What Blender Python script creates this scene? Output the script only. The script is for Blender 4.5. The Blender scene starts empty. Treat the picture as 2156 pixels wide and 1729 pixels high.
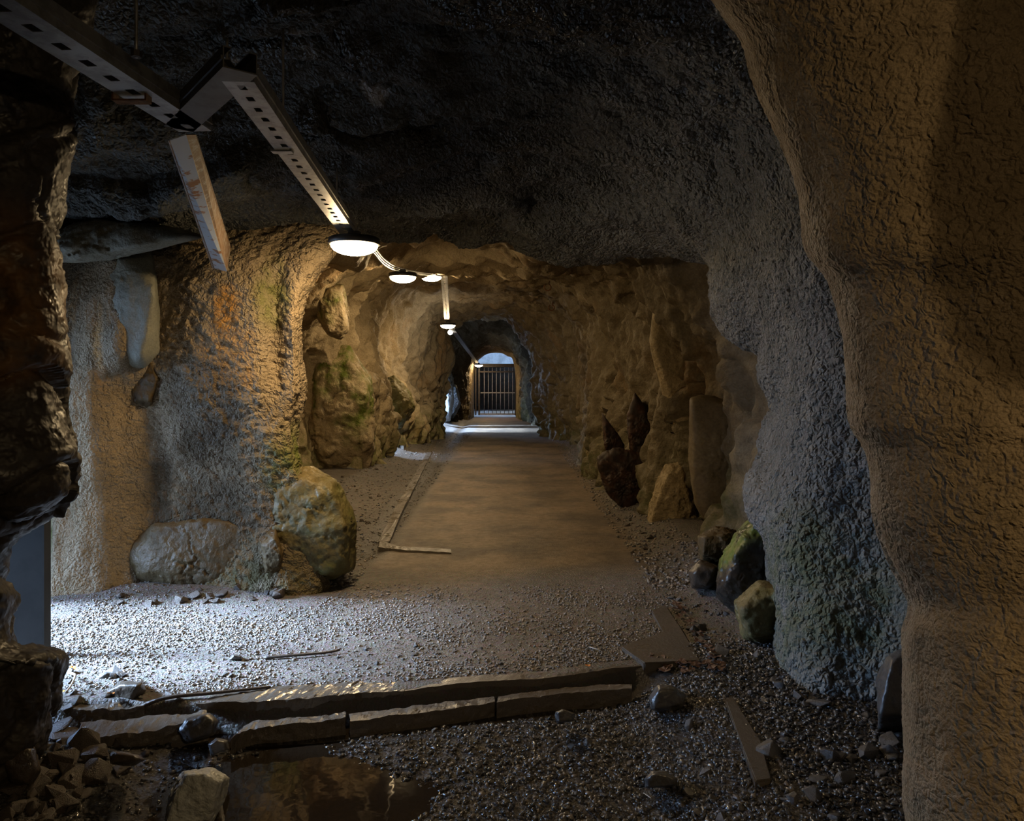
import bpy, bmesh, math, random
import numpy as np
from mathutils import Vector, Matrix, Euler

SC = bpy.context.scene
COL = SC.collection
# ---------------------------------------------------------------- camera
F, CX, HY, EYE = 1600.0, 1078.0, 800.0, 1.5       # focal length in px, optical axis, horizon row, eye height
cam = bpy.data.cameras.new('camera')
cam.sensor_width = 36.0
cam.lens = F * 36.0 / 2156.0
cam.shift_y = -(864.5 - HY) / 2156.0
cam.clip_start = 0.05; cam.clip_end = 300
camo = bpy.data.objects.new('camera', cam)
camo.location = (0, 0, EYE); camo.rotation_euler = (math.pi / 2, 0, 0)
COL.objects.link(camo); SC.camera = camo
# ---------------------------------------------------------------- view
SC.view_settings.view_transform = 'Standard'; SC.view_settings.look = 'None'
SC.view_settings.gamma = 1.0; SC.view_settings.use_curve_mapping = False
SC.view_settings.exposure = 0.0
SC.cycles.max_bounces = 4; SC.cycles.diffuse_bounces = 3; SC.cycles.glossy_bounces = 2
SC.cycles.use_adaptive_sampling = True; SC.cycles.adaptive_threshold = 0.08
SC.cycles.transparent_max_bounces = 2; SC.render.use_persistent_data = False
SC.cycles.sample_clamp_indirect = 4.0; SC.cycles.sample_clamp_direct = 0
SC.cycles.use_denoising = True; SC.cycles.caustics_reflective = False; SC.cycles.caustics_refractive = False
# ---------------------------------------------------------------- world: cold daylight outside the tunnel
W = bpy.data.worlds.new('sky'); SC.world = W; W.use_nodes = True
bg = W.node_tree.nodes['Background']
bg.inputs[0].default_value = (0.40, 0.61, 1.0, 1); bg.inputs[1].default_value = 30.0
def portal(loc, rot, sx, sy):                      # doorway guides for the sky light (give no light themselves)
    l = bpy.data.lights.new('doorway_daylight', 'AREA'); l.shape = 'RECTANGLE'; l.size = sx; l.size_y = sy
    l.cycles.is_portal = True
    o = bpy.data.objects.new('doorway_daylight', l); o.location = loc; o.rotation_euler = rot; COL.objects.link(o)
OPEN1 = (3.30, 5.04, 2.15)                         # side opening: y from, y to, height
OPEN2 = (21.9, 25.0, 3.0)
OPEN3 = (14.2, 15.6, 1.6)
for a, b, h in (OPEN1, OPEN2, OPEN3):
    portal((-3.58, (a + b) / 2, h / 2), (0, -math.pi / 2, 0), h, b - a)
portal((-0.4, 31.6, 1.6), (-math.pi / 2, 0, 0), 2.6, 3.4)
LAMP_COL = (1.0, 0.72, 0.38)
LAMP_POWER = 185.0
HIDDEN_LAMP = 165.0
sun = bpy.data.lights.new('low_daylight', 'SUN'); sun.energy = 68.0; sun.angle = math.radians(13); sun.color = (0.52, 0.71, 1.0)
suno = bpy.data.objects.new('low_daylight', sun); COL.objects.link(suno)
suno.rotation_euler = Vector((0.85, 0.005, -0.48)).to_track_quat('-Z', 'Y').to_euler()

# ---------------------------------------------------------------- helpers
def P(px, py, d):
    return ((px - CX) / F * d, d, EYE - (py - HY) / F * d)
def G(px, py, z=0.0):                               # point on the ground plane of height z
    d = (EYE - z) * F / (py - HY)
    return ((px - CX) / F * d, d, z)
rs = np.random.RandomState(11)
_perm = rs.permutation(256); _perm = np.concatenate([_perm, _perm, _perm])
_grad = rs.normal(size=(256, 3)); _grad /= np.linalg.norm(_grad, axis=1)[:, None]
def perlin(p):
    p = np.asarray(p, dtype=np.float64)
    i = np.floor(p).astype(np.int64); f = p - i; i &= 255
    u = f * f * f * (f * (f * 6 - 15) + 10)
    def g(dx, dy, dz):
        h = _perm[_perm[_perm[i[:, 0] + dx] + i[:, 1] + dy] + i[:, 2] + dz]
        v = _grad[h]
        return v[:, 0] * (f[:, 0] - dx) + v[:, 1] * (f[:, 1] - dy) + v[:, 2] * (f[:, 2] - dz)
    x0 = g(0,0,0) * (1-u[:,0]) + g(1,0,0) * u[:,0]; x1 = g(0,1,0) * (1-u[:,0]) + g(1,1,0) * u[:,0]
    x2 = g(0,0,1) * (1-u[:,0]) + g(1,0,1) * u[:,0]; x3 = g(0,1,1) * (1-u[:,0]) + g(1,1,1) * u[:,0]
    y0 = x0 * (1-u[:,1]) + x1 * u[:,1]; y1 = x2 * (1-u[:,1]) + x3 * u[:,1]
    return (y0 * (1-u[:,2]) + y1 * u[:,2]) * 1.5
def fbm(p, s, o=4, seed=0.0, ridged=False, gain=0.5):
    p = np.asarray(p) * s + seed * 17.31 + 100.0
    r = np.zeros(len(p)); a = 1.0; t = 0
    for k in range(o):
        n = perlin(p)
        if ridged: n = 1 - 2 * np.abs(n)
        r += a * n; t += a; a *= gain; p = p * 2.03 + 5.7
    return r / t
def smoothstep(a, b, x):
    t = np.clip((x - a) / (b - a), 0, 1); return t * t * (3 - 2 * t)
def facets(p, s, seed=0, tilt=0.8):
    """broken-rock relief: every cell of a 3D Voronoi pattern is a plane of its own tilt and height"""
    q = np.asarray(p) * s + 50.0; i0 = np.floor(q).astype(np.int64)
    r_ = np.random.RandomState(400 + seed); tab = r_.rand(256, 7)
    best = np.full(len(q), 1e9); val = np.zeros(len(q)); sec = np.full(len(q), 1e9)
    for dx in (-1, 0, 1):
        for dy in (-1, 0, 1):
            for dz in (-1, 0, 1):
                c = i0 + [dx, dy, dz]; h = _perm[_perm[_perm[c[:, 0] & 255] + (c[:, 1] & 255)] + (c[:, 2] & 255)]
                t = tab[h]; dv = q - (c + t[:, :3]); d = (dv * dv).sum(axis=1)
                v = (t[:, 3] - 0.5) + tilt * ((t[:, 4:7] - 0.5) * 2 * dv).sum(axis=1)
                m_ = d < best; sec = np.where(m_, best, np.minimum(sec, d)); val = np.where(m_, v, val); best = np.where(m_, d, best)
    crack = 1 - smoothstep(0.0, 0.12, np.sqrt(sec) - np.sqrt(best))
    return val - 0.35 * crack
def cr1(Pt, n, arc=True):
    Pt = np.asarray(Pt, float); k = len(Pt)
    ext = np.vstack([2 * Pt[0] - Pt[1], Pt, 2 * Pt[-1] - Pt[-2]])
    def ev(t):
        t = np.clip(t, 0, k - 1 - 1e-9); i = t.astype(int); f = (t - i)[:, None]
        a, b, c, d = ext[i], ext[i+1], ext[i+2], ext[i+3]
        return 0.5 * (2*b + (c-a)*f + (2*a-5*b+4*c-d)*f*f + (3*b-a-3*c+d)*f**3)
    if not arc: return ev(np.linspace(0, k - 1, n))
    tt = np.linspace(0, k - 1, 40 * k); q = ev(tt)
    L = np.concatenate([[0], np.cumsum(np.linalg.norm(np.diff(q, axis=0), axis=1))])
    return ev(np.interp(np.linspace(0, L[-1], n), L, tt))
def loft(rings, NR, NC, arc=True):
    R = np.stack([cr1(r, NC, arc) for r in rings])             # k, NC, 3
    k = len(R)
    mid = R[:, ::max(1, NC // 12)]
    seg = np.linalg.norm(np.diff(mid, axis=0), axis=2).mean(axis=1)
    L = np.concatenate([[0], np.cumsum(seg)])
    t = np.interp(np.linspace(0, L[-1], NR), L, np.arange(k))
    ext = np.concatenate([[2*R[0]-R[1]], R, [2*R[-1]-R[-2]]])
    t = np.clip(t, 0, k - 1 - 1e-9); i = t.astype(int); f = (t - i)[:, None, None]
    a, b, c, d = ext[i], ext[i+1], ext[i+2], ext[i+3]
    return 0.5 * (2*b + (c-a)*f + (2*a-5*b+4*c-d)*f*f + (3*b-a-3*c+d)*f**3)
def grid_normals(g):
    du = np.gradient(g, axis=0); dv = np.gradient(g, axis=1)
    n = np.cross(du, dv); l = np.linalg.norm(n, axis=2, keepdims=True); l[l < 1e-9] = 1
    return n / l
def displace(g, fn, toward=None):
    n = grid_normals(g)
    if toward is not None:
        s = np.sign(((np.asarray(toward) - g) * n).sum(axis=2, keepdims=True)); s[s == 0] = 1; n = n * s
    h = fn(g.reshape(-1, 3)).reshape(g.shape[0], g.shape[1], 1)
    return g + n * h
def mesh_from(name, verts, faces, mat=None, parent=None, smooth=True, attrs=None):
    me = bpy.data.meshes.new(name)
    verts = np.asarray(verts, np.float32).reshape(-1, 3)
    if isinstance(faces, np.ndarray):
        nf, k = faces.shape
        me.vertices.add(len(verts)); me.vertices.foreach_set('co', verts.ravel())
        me.loops.add(nf * k); me.loops.foreach_set('vertex_index', faces.ravel().astype(np.int32))
        me.polygons.add(nf); me.polygons.foreach_set('loop_start', np.arange(0, nf * k, k, dtype=np.int32))
        me.update(calc_edges=True)
    else:
        me.from_pydata([tuple(v) for v in verts], [], faces)
    if smooth: me.polygons.foreach_set('use_smooth', np.ones(len(me.polygons), bool))
    for k, v in (attrs or {}).items():
        a = me.attributes.new(k, 'FLOAT', 'POINT'); a.data.foreach_set('value', np.asarray(v, np.float32))
    if mat: me.materials.append(mat)
    me.update()
    o = bpy.data.objects.new(name, me); COL.objects.link(o)
    if parent: o.parent = parent
    return o
def grid_obj(name, g, mat, attrs=None, parent=None, cols=None):
    if cols: g = g[:, cols[0]:cols[1]]
    nr, nc = g.shape[:2]
    idx = np.arange(nr * nc).reshape(nr, nc)
    f = np.stack([idx[:-1, :-1], idx[:-1, 1:], idx[1:, 1:], idx[1:, :-1]], axis=-1).reshape(-1, 4)
    v = g.reshape(-1, 3)
    at = {k: fn(v) for k, fn in (attrs or {}).items()}
    return mesh_from(name, v, f, mat, parent, True, at)
def structure(o): o['kind'] = 'structure'; return o
def tag(o, label, cat, group=None, kind=None):
    o['label'] = label; o['category'] = cat
    if group: o['group'] = group
    if kind: o['kind'] = kind
    return o
def empty(name, loc=(0, 0, 0), rot=(0, 0, 0)):
    o = bpy.data.objects.new(name, None); o.location = loc; o.rotation_euler = rot
    o.empty_display_size = 0.1; COL.objects.link(o); return o
def from_bm(name, bm, mat, parent=None, smooth=False):
    me = bpy.data.meshes.new(name); bmesh.ops.recalc_face_normals(bm, faces=bm.faces[:]); bm.to_mesh(me); bm.free()
    if smooth: me.polygons.foreach_set('use_smooth', np.ones(len(me.polygons), bool))
    me.materials.append(mat)
    o = bpy.data.objects.new(name, me); COL.objects.link(o)
    if parent: o.parent = parent
    return o
def blob(v, c, r, soft=0.5, warp=0.35, s=3.0, seed=1):
    q = (v - np.asarray(c)) / np.asarray(r)
    d = np.sqrt((q * q).sum(axis=1)) + warp * fbm(v, s, 4, seed)
    return 1 - smoothstep(1 - soft, 1 + soft * 0.3, d)

# ---------------------------------------------------------------- materials
def new_mat(name):
    m = bpy.data.materials.new(name); m.use_nodes = True
    nt = m.node_tree; b = nt.nodes['Principled BSDF']
    return m, nt, b
def N(nt, t, **kw):
    n = nt.nodes.new(t)
    for k, v in kw.items(): setattr(n, k, v)
    return n
def noise(nt, co, scale, detail=6, rough=0.6, dist=0.0):
    n = N(nt, 'ShaderNodeTexNoise'); n.inputs['Scale'].default_value = scale; n.inputs['Detail'].default_value = detail
    n.inputs['Roughness'].default_value = rough; n.inputs['Distortion'].default_value = dist
    nt.links.new(co, n.inputs['Vector']); return n.outputs['Fac']
def ramp(nt, fac, a, b, ca=(0,0,0,1), cb=(1,1,1,1)):
    r = N(nt, 'ShaderNodeValToRGB'); e = r.color_ramp.elements
    e[0].position = a; e[1].position = b; e[0].color = ca; e[1].color = cb
    nt.links.new(fac, r.inputs[0]); return r.outputs[0]
def mix(nt, fac, a, b, mode='MIX'):
    m = N(nt, 'ShaderNodeMix', data_type='RGBA', blend_type=mode)
    for s, v in ((0, fac), (6, a), (7, b)):
        if isinstance(v, bpy.types.NodeSocket): nt.links.new(v, m.inputs[s])
        else: m.inputs[s].default_value = v if s == 0 else (*v[:3], 1)
    return m.outputs[2]
def math_(nt, op, a, b=0.0):
    m = N(nt, 'ShaderNodeMath', operation=op)
    for s, v in ((0, a), (1, b)):
        if isinstance(v, bpy.types.NodeSocket): nt.links.new(v, m.inputs[s])
        else: m.inputs[s].default_value = v
    return m.outputs[0]
def attr(nt, name):
    a = N(nt, 'ShaderNodeAttribute', attribute_name=name); return a.outputs['Fac']
def rock_mat(name, c1, c2, grain=16.0, bump=0.8, rough=(0.55, 0.95), moss=False, spec=0.4, dist=0.02, pits=0.5, smooth_rock=False):
    m, nt, b = new_mat(name)
    co = N(nt, 'ShaderNodeTexCoord').outputs['Object']
    big = noise(nt, co, 1.6, 3, 0.6, 0.4); mid = noise(nt, co, 7.0, 4, 0.65)
    fine = noise(nt, co, grain, 3, 0.62); vf = noise(nt, co, grain * 4.5, 1, 0.6)
    col = mix(nt, ramp(nt, big, 0.35, 0.65), c1, c2)
    col = mix(nt, ramp(nt, mid, 0.4, 0.75), col, tuple(x * 0.6 for x in c1))
    speck = ramp(nt, vf, 0.3, 0.62)
    col = mix(nt, math_(nt, 'MULTIPLY', math_(nt, 'SUBTRACT', 1.0, speck), 0.45), col, tuple(x * 0.35 for x in c1))
    if moss:
        mm = math_(nt, 'MULTIPLY', attr(nt, 'moss'), ramp(nt, mid, 0.3, 0.6))
        col = mix(nt, mm, col, (0.10, 0.13, 0.015))
        rr = math_(nt, 'MULTIPLY', attr(nt, 'rust'), ramp(nt, fine, 0.3, 0.6))
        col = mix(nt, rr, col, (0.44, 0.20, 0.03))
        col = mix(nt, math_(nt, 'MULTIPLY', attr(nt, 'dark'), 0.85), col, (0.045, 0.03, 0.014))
    if moss: col = mix(nt, attr(nt, 'dark_damp'), col, (0.42, 0.42, 0.40), 'MULTIPLY')
    col = mix(nt, math_(nt, 'MULTIPLY', attr(nt, 'pale'), 0.8), col, (0.42, 0.40, 0.37))
    nt.links.new(col, b.inputs['Base Color'])
    r = N(nt, 'ShaderNodeMapRange'); nt.links.new(mid, r.inputs[0]); r.inputs[1].default_value = 0.3; r.inputs[2].default_value = 0.7
    r.inputs[3].default_value = rough[0]; r.inputs[4].default_value = rough[1]
    rv = r.outputs[0]
    if moss:
        rv = math_(nt, 'MAXIMUM', math_(nt, 'SUBTRACT', rv, math_(nt, 'MULTIPLY', attr(nt, 'wet'), 0.5)), 0.14)
    nt.links.new(rv, b.inputs['Roughness'])
    b.inputs['Specular IOR Level'].default_value = spec
    vor = N(nt, 'ShaderNodeTexVoronoi'); vor.inputs['Scale'].default_value = grain * 1.5; vor.feature = 'F1'
    wn = N(nt, 'ShaderNodeVectorMath', operation='MULTIPLY_ADD')
    nv = N(nt, 'ShaderNodeTexNoise'); nv.inputs['Scale'].default_value = grain; nv.inputs['Detail'].default_value = 1; nt.links.new(co, nv.inputs['Vector'])
    nt.links.new(nv.outputs['Color'], wn.inputs[0]); wn.inputs[1].default_value = (0.06,) * 3; nt.links.new(co, wn.inputs[2])
    nt.links.new(wn.outputs[0], vor.inputs['Vector'])
    h = math_(nt, 'ADD', fine, math_(nt, 'MULTIPLY', vor.outputs['Distance'], -pits))
    h = math_(nt, 'ADD', h, math_(nt, 'MULTIPLY', vf, 0.22))
    bn = N(nt, 'ShaderNodeBump'); bn.inputs['Strength'].default_value = bump; bn.inputs['Distance'].default_value = dist
    nt.links.new(h, bn.inputs['Height']); nt.links.new(bn.outputs[0], b.inputs['Normal'])
    return m
def plain(name, c, rough=0.5, metal=0.0, var=0.3, scale=20, bump=0.0, c2=None, thr=(0.45, 0.6)):
    m, nt, b = new_mat(name)
    co = N(nt, 'ShaderNodeTexCoord').outputs['Object']
    n = noise(nt, co, scale, 6, 0.65)
    c2 = c2 or tuple(x * (1 - var) for x in c)
    nt.links.new(mix(nt, ramp(nt, n, *thr), c, c2), b.inputs['Base Color'])
    b.inputs['Roughness'].default_value = rough; b.inputs['Metallic'].default_value = metal
    if bump:
        bn = N(nt, 'ShaderNodeBump'); bn.inputs['Strength'].default_value = bump; bn.inputs['Distance'].default_value = 0.01
        nt.links.new(noise(nt, co, scale * 2, 6, 0.7), bn.inputs['Height']); nt.links.new(bn.outputs[0], b.inputs['Normal'])
    return m
def emit(name, c, s):
    m = bpy.data.materials.new(name); m.use_nodes = True; nt = m.node_tree; nt.nodes.clear()
    e = N(nt, 'ShaderNodeEmission'); e.inputs[0].default_value = (*c, 1); e.inputs[1].default_value = s
    o = N(nt, 'ShaderNodeOutputMaterial'); nt.links.new(e.outputs[0], o.inputs[0]); return m

M_TAN = rock_mat('tan_shotcrete', (0.36, 0.27, 0.165), (0.27, 0.215, 0.145), grain=26, bump=1.0, moss=True, dist=0.03, spec=0.2)
M_GREY = rock_mat('grey_shotcrete', (0.25, 0.252, 0.235), (0.18, 0.186, 0.175), grain=24, bump=1.0, moss=True, dist=0.035, pits=0.9)
M_PIL = rock_mat('pillar_shotcrete', (0.46, 0.35, 0.215), (0.39, 0.295, 0.18), grain=34, bump=0.9, moss=True, dist=0.016, pits=0.6, spec=0.25)
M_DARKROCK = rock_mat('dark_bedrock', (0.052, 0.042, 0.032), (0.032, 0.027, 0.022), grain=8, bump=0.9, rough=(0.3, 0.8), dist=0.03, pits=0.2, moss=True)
M_TUN = rock_mat('tunnel_shotcrete', (0.44, 0.345, 0.21), (0.33, 0.26, 0.16), grain=11, bump=0.6, moss=True, dist=0.04, pits=0.3)
M_TUNR = rock_mat('damp_tunnel_shotcrete', (0.26, 0.205, 0.125), (0.16, 0.125, 0.08), grain=11, bump=0.8, moss=True, dist=0.05, pits=0.3)
M_CEIL = rock_mat('dark_ceiling_rock', (0.15, 0.142, 0.13), (0.075, 0.072, 0.067), grain=20, bump=1.0, rough=(0.35, 0.9), moss=True, dist=0.04, pits=0.6, spec=0.6)
M_STONE = rock_mat('wet_slate', (0.10, 0.095, 0.09), (0.055, 0.055, 0.055), grain=30, bump=0.5, rough=(0.18, 0.6), dist=0.008, pits=0.2, spec=0.7)
M_STONE2 = rock_mat('brown_stone', (0.085, 0.064, 0.045), (0.05, 0.04, 0.032), grain=30, bump=0.6, rough=(0.2, 0.55), dist=0.008, pits=0.3, spec=0.5)
M_PALE = rock_mat('pale_wet_rock', (0.60, 0.61, 0.58), (0.42, 0.43, 0.41), grain=22, bump=0.8, rough=(0.25, 0.6), dist=0.015, pits=0.3, spec=0.6)
M_CONC = rock_mat('old_concrete', (0.13, 0.11, 0.088), (0.085, 0.072, 0.058), grain=45, bump=0.5, rough=(0.15, 0.6), dist=0.006, pits=0.3, spec=0.5)
M_YARD = plain('dark_unseen_yard', (0.06, 0.055, 0.05), 0.8, 0, 0.4, 2)
M_HOLLOW = plain('dark_rusty_rock', (0.020, 0.010, 0.006), 0.6, 0, 0.5, 9, 0.5, c2=(0.05, 0.02, 0.01))
M_GALV = plain('galvanised_steel', (0.34, 0.34, 0.34), 0.45, 0.7, 0.35, 14)
M_CONCW = rock_mat('glazed_wet_concrete', (0.13, 0.11, 0.088), (0.085, 0.072, 0.058), grain=45, bump=0.35, rough=(0.08, 0.3), dist=0.005, pits=0.2, spec=0.9)
M_TRAYD = plain('dull_dark_steel', (0.10, 0.10, 0.10), 0.55, 0.5, 0.3, 12)
M_RUSTB = plain('rust_brown_steel', (0.17, 0.10, 0.055), 0.7, 0.1, 0.3, 22, 0.2, c2=(0.30, 0.27, 0.24), thr=(0.5, 0.62))
M_RUSTY = plain('rusty_galvanised', (0.42, 0.49, 0.57), 0.5, 0.0, 0.3, 11, 0.1, c2=(0.26, 0.11, 0.04), thr=(0.55, 0.60))
M_RUST = plain('rust', (0.16, 0.07, 0.03), 0.85, 0.2, 0.5, 30, 0.4)
M_BLACK = plain('black_housing', (0.03, 0.028, 0.026), 0.45, 0.0, 0.3, 10)
M_WOOD = plain('dark_wet_wood', (0.06, 0.042, 0.03), 0.4, 0.0, 0.5, 30, 0.4)
M_GATE = plain('grey_painted_steel', (0.30, 0.29, 0.33), 0.5, 0.3, 0.3, 10)
M_GATED = plain('dark_steel', (0.05, 0.04, 0.04), 0.6, 0.3, 0.3, 10)
M_PANEL = plain('grey_door_paint', (0.035, 0.036, 0.037), 0.7, 0.0, 0.15, 6)
M_PANEL.node_tree.nodes['Principled BSDF'].inputs['Specular IOR Level'].default_value = 0.08
M_BRIGHTWALL = plain('pale_concrete_outside', (0.75, 0.77, 0.76), 0.9, 0.0, 0.3, 3.0)
M_LEAF = plain('orange_leaf', (0.55, 0.20, 0.03), 0.6, 0, 0.3, 60)
M_LEAFY = plain('yellow_leaf', (0.62, 0.38, 0.06), 0.6, 0, 0.3, 60)
M_LEAFB = plain('brown_leaf', (0.10, 0.05, 0.03), 0.6, 0, 0.5, 60)
M_GRASS = plain('grass', (0.16, 0.30, 0.03), 0.6, 0, 0.4, 60)
M_CABLE = plain('cable_sheath', (0.10, 0.09, 0.08), 0.3, 0, 0.2, 10)
M_TWIG = plain('pale_twig', (0.42, 0.38, 0.32), 0.6, 0, 0.3, 60)

# ================================================================ SETTING
def zero(v): return np.zeros(len(v))
def rough_shot(v):                                   # shotcrete relief: soft swellings, folds and popcorn pitting
    return 0.10 * fbm(v * [1, 1, 0.55], 1.1, 3, 1) + 0.05 * fbm(v, 3.0, 3, 2) + 0.022 * fbm(v, 9.0, 3, 3) + 0.006 * fbm(v, 40.0, 2, 4)

# ---- near chamber vault: ceiling and right wall, one arch per ring
R3 = [P(430,500,5.75),P(560,480,6.0),P(700,498,6.3),P(830,495,6.5),P(930,470,6.5),P(1000,474,6.5),P(1090,488,6.5),P(1150,518,6.4),P(1300,535,6.2),P(1400,533,6.0),P(1490,552,5.7),
      P(1510,600,5.5),P(1500,650,5.4),P(1545,712,5.2),P(1605,745,5.05),P(1610,800,4.95),P(1640,870,4.85),P(1620,960,4.7),P(1592,1050,4.5),P(1590,1100,4.4),P(1622,1180,4.2),P(1642,1300,4.0),P(1642,1432,3.82),P(1642,1600,3.78)]
R3b = [(x * 1.05 + 0.02, y + 0.45, EYE + (z - EYE) * 1.05 + 0.10) for x, y, z in R3]   # the lip turns back into the tunnel
R2 = [P(150,455,5.0),P(400,430,5.1),P(600,400,5.2),P(800,370,5.3),P(1000,345,5.3),P(1200,350,5.3),P(1350,380,5.1),P(1480,430,4.8),P(1560,500,4.6),P(1620,600,4.4),
      P(1660,700,4.25),P(1680,800,4.15),P(1690,900,4.05),P(1690,1000,3.95),P(1670,1100,3.9),P(1690,1200,3.8),P(1720,1350,3.6),P(1730,1480,3.5),P(1730,1620,3.48)]
R1 = [P(-250,330,4.2),P(160,250,4.3),P(400,180,4.35),P(700,150,4.3),P(1000,140,4.3),P(1250,160,4.25),P(1450,220,4.1),P(1600,320,3.9),P(1720,480,3.75),
      P(1800,650,3.7),P(1850,800,3.65),P(1870,950,3.6),P(1880,1100,3.55),P(1890,1300,3.45),P(1880,1480,3.35),P(1870,1660,3.3)]
R0 = [P(-700,250,3.5),P(-100,60,3.6),P(300,-40,3.6),P(700,-70,3.55),P(1100,-80,3.5),P(1500,-40,3.4),P(1750,150,3.2),P(1900,380,3.1),P(2000,650,3.0),
      P(2050,900,2.9),P(2080,1200,2.85),P(2100,1450,2.8),P(2100,1800,2.75)]
Rm = [(-4.2, 2.2, 2.2),(-2.8, 2.3, 3.0),(-1.5, 2.3, 3.35),(0, 2.2, 3.45),(1.2, 2.1, 3.3),(2.2, 2.0, 2.9),(2.7, 1.9, 2.2),(2.9, 1.8, 1.2),(3.0, 1.7, -0.3)]
Rn = [(-4.2, -2.5, 2.2),(-2.6, -2.5, 3.0),(-1.4, -2.5, 3.3),(0, -2.5, 3.4),(1.2, -2.5, 3.2),(2.2, -2.5, 2.8),(2.8, -2.5, 2.1),(3.0, -2.5, 1.2),(3.0, -2.5, -0.3)]
NCn = 640
gv = loft([Rn, Rm, R0, R1, R2, R3, R3b], 520, NCn)
def vault_rel(v):
    up = smoothstep(2.3, 2.9, v[:, 2])
    lay = fbm(v * [0.35, 1.6, 1.0] + 3, 1.3, 4, 7)                         # bedding folds running across the ceiling
    ridge = fbm(v * [0.6, 1.4, 1.0], 1.7, 4, 8, ridged=True)
    r = 0.09 * fbm(v * [1, 1, 0.5], 1.1, 3, 1) + 0.045 * fbm(v, 3.2, 3, 2) + 0.03 * np.abs(fbm(v, 9.0, 3, 3)) + 0.016 * fbm(v, 26.0, 2, 4)
    fade = smoothstep(2.9, 3.4, v[:, 1])
    return r * (0.55 + 0.45 * fade) + up * (0.26 * lay + 0.14 * (ridge - 0.3) + 0.10 * facets(v * [0.7, 1.2, 1] + 0.2 * fbm(v, 2, 2, 15)[:, None], 1.5, 3) * smoothstep(0.6, -0.4, v[:, 0] + 0.5 * fbm(v, 0.8, 2, 16)) + 0.16 * smoothstep(3.0, 2.85, v[:, 1] + 0.25 * fbm(v, 1.5, 3, 18)) * smoothstep(-0.2, -0.5, v[:, 0]))
gv = displace(gv, vault_rel, toward=(0, 3.5, 1.4))
AT_V = {'dark_damp': lambda v: (1 - smoothstep(0.1, 1.1, v[:, 0] + 0.5 * fbm(v, 1.0, 3, 19))) * smoothstep(2.2, 2.6, v[:, 2]),  # ceiling colour multiplied darker towards the left
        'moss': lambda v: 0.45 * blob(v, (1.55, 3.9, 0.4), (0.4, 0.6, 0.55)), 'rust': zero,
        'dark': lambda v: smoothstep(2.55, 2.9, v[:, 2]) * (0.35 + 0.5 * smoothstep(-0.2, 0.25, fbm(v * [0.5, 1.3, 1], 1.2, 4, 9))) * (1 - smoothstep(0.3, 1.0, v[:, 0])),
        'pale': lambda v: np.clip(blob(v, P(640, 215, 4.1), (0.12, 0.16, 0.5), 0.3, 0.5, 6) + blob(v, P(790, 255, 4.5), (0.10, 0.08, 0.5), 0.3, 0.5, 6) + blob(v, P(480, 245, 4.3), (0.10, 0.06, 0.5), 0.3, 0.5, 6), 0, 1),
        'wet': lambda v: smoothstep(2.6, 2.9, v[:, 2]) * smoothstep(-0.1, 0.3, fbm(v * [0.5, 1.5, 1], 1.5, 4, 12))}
cut = int(NCn * 0.55)
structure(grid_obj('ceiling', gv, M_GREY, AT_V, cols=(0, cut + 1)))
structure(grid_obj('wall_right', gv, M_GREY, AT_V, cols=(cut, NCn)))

# ---- foreground shotcrete pillar at the right
edge = [(-260,1440),(-60,1475),(30,1520),(90,1562),(200,1598),(290,1640),(400,1682),(520,1700),(590,1752),(700,1782),(800,1790),(890,1795),(960,1828),(1080,1842),(1170,1872),(1230,1900),(1280,1918),(1340,1902),(1420,1905),(1560,1912),(1660,1908),(1760,1918),(2000,1925)]
rings = []
for py, e in edge:
    dd = 2.12
    rings.append([P(e + 330, py, 3.1), P(e + 70, py, 2.75), P(e + 8, py, 2.4), P(e, py, dd), P(e + 25, py, dd - 0.16), P(e + 130, py, dd - 0.30), P(e + 330, py, dd - 0.42),
                  P(e + 620, py, dd - 0.50), P(e + 1100, py, dd - 0.55), P(e + 1900, py, dd - 0.6)])
gp = loft(rings, 520, 420)
def pil_rel(v):
    return 0.028 * fbm(v * [1, 1, 0.5], 2.0, 3, 21) + 0.010 * fbm(v * [1, 1, 0.6], 6.0, 3, 22) + 0.008 * np.abs(fbm(v * [1, 1, 0.7], 24.0, 3, 23)) + 0.003 * fbm(v, 70, 2, 24)
gp = displace(gp, pil_rel, toward=(0, 0, 1.5))
AT_0 = {'moss': zero, 'rust': zero, 'dark': zero, 'wet': zero}
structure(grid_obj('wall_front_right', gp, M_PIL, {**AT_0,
    'dark': lambda v: 0.85 * blob(v, P(2230, 250, 1.6), (0.22, 0.9, 0.62), 0.12, 0.15, 4, 3)}))  # cast shadow at the upper right, painted into the colour

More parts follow.
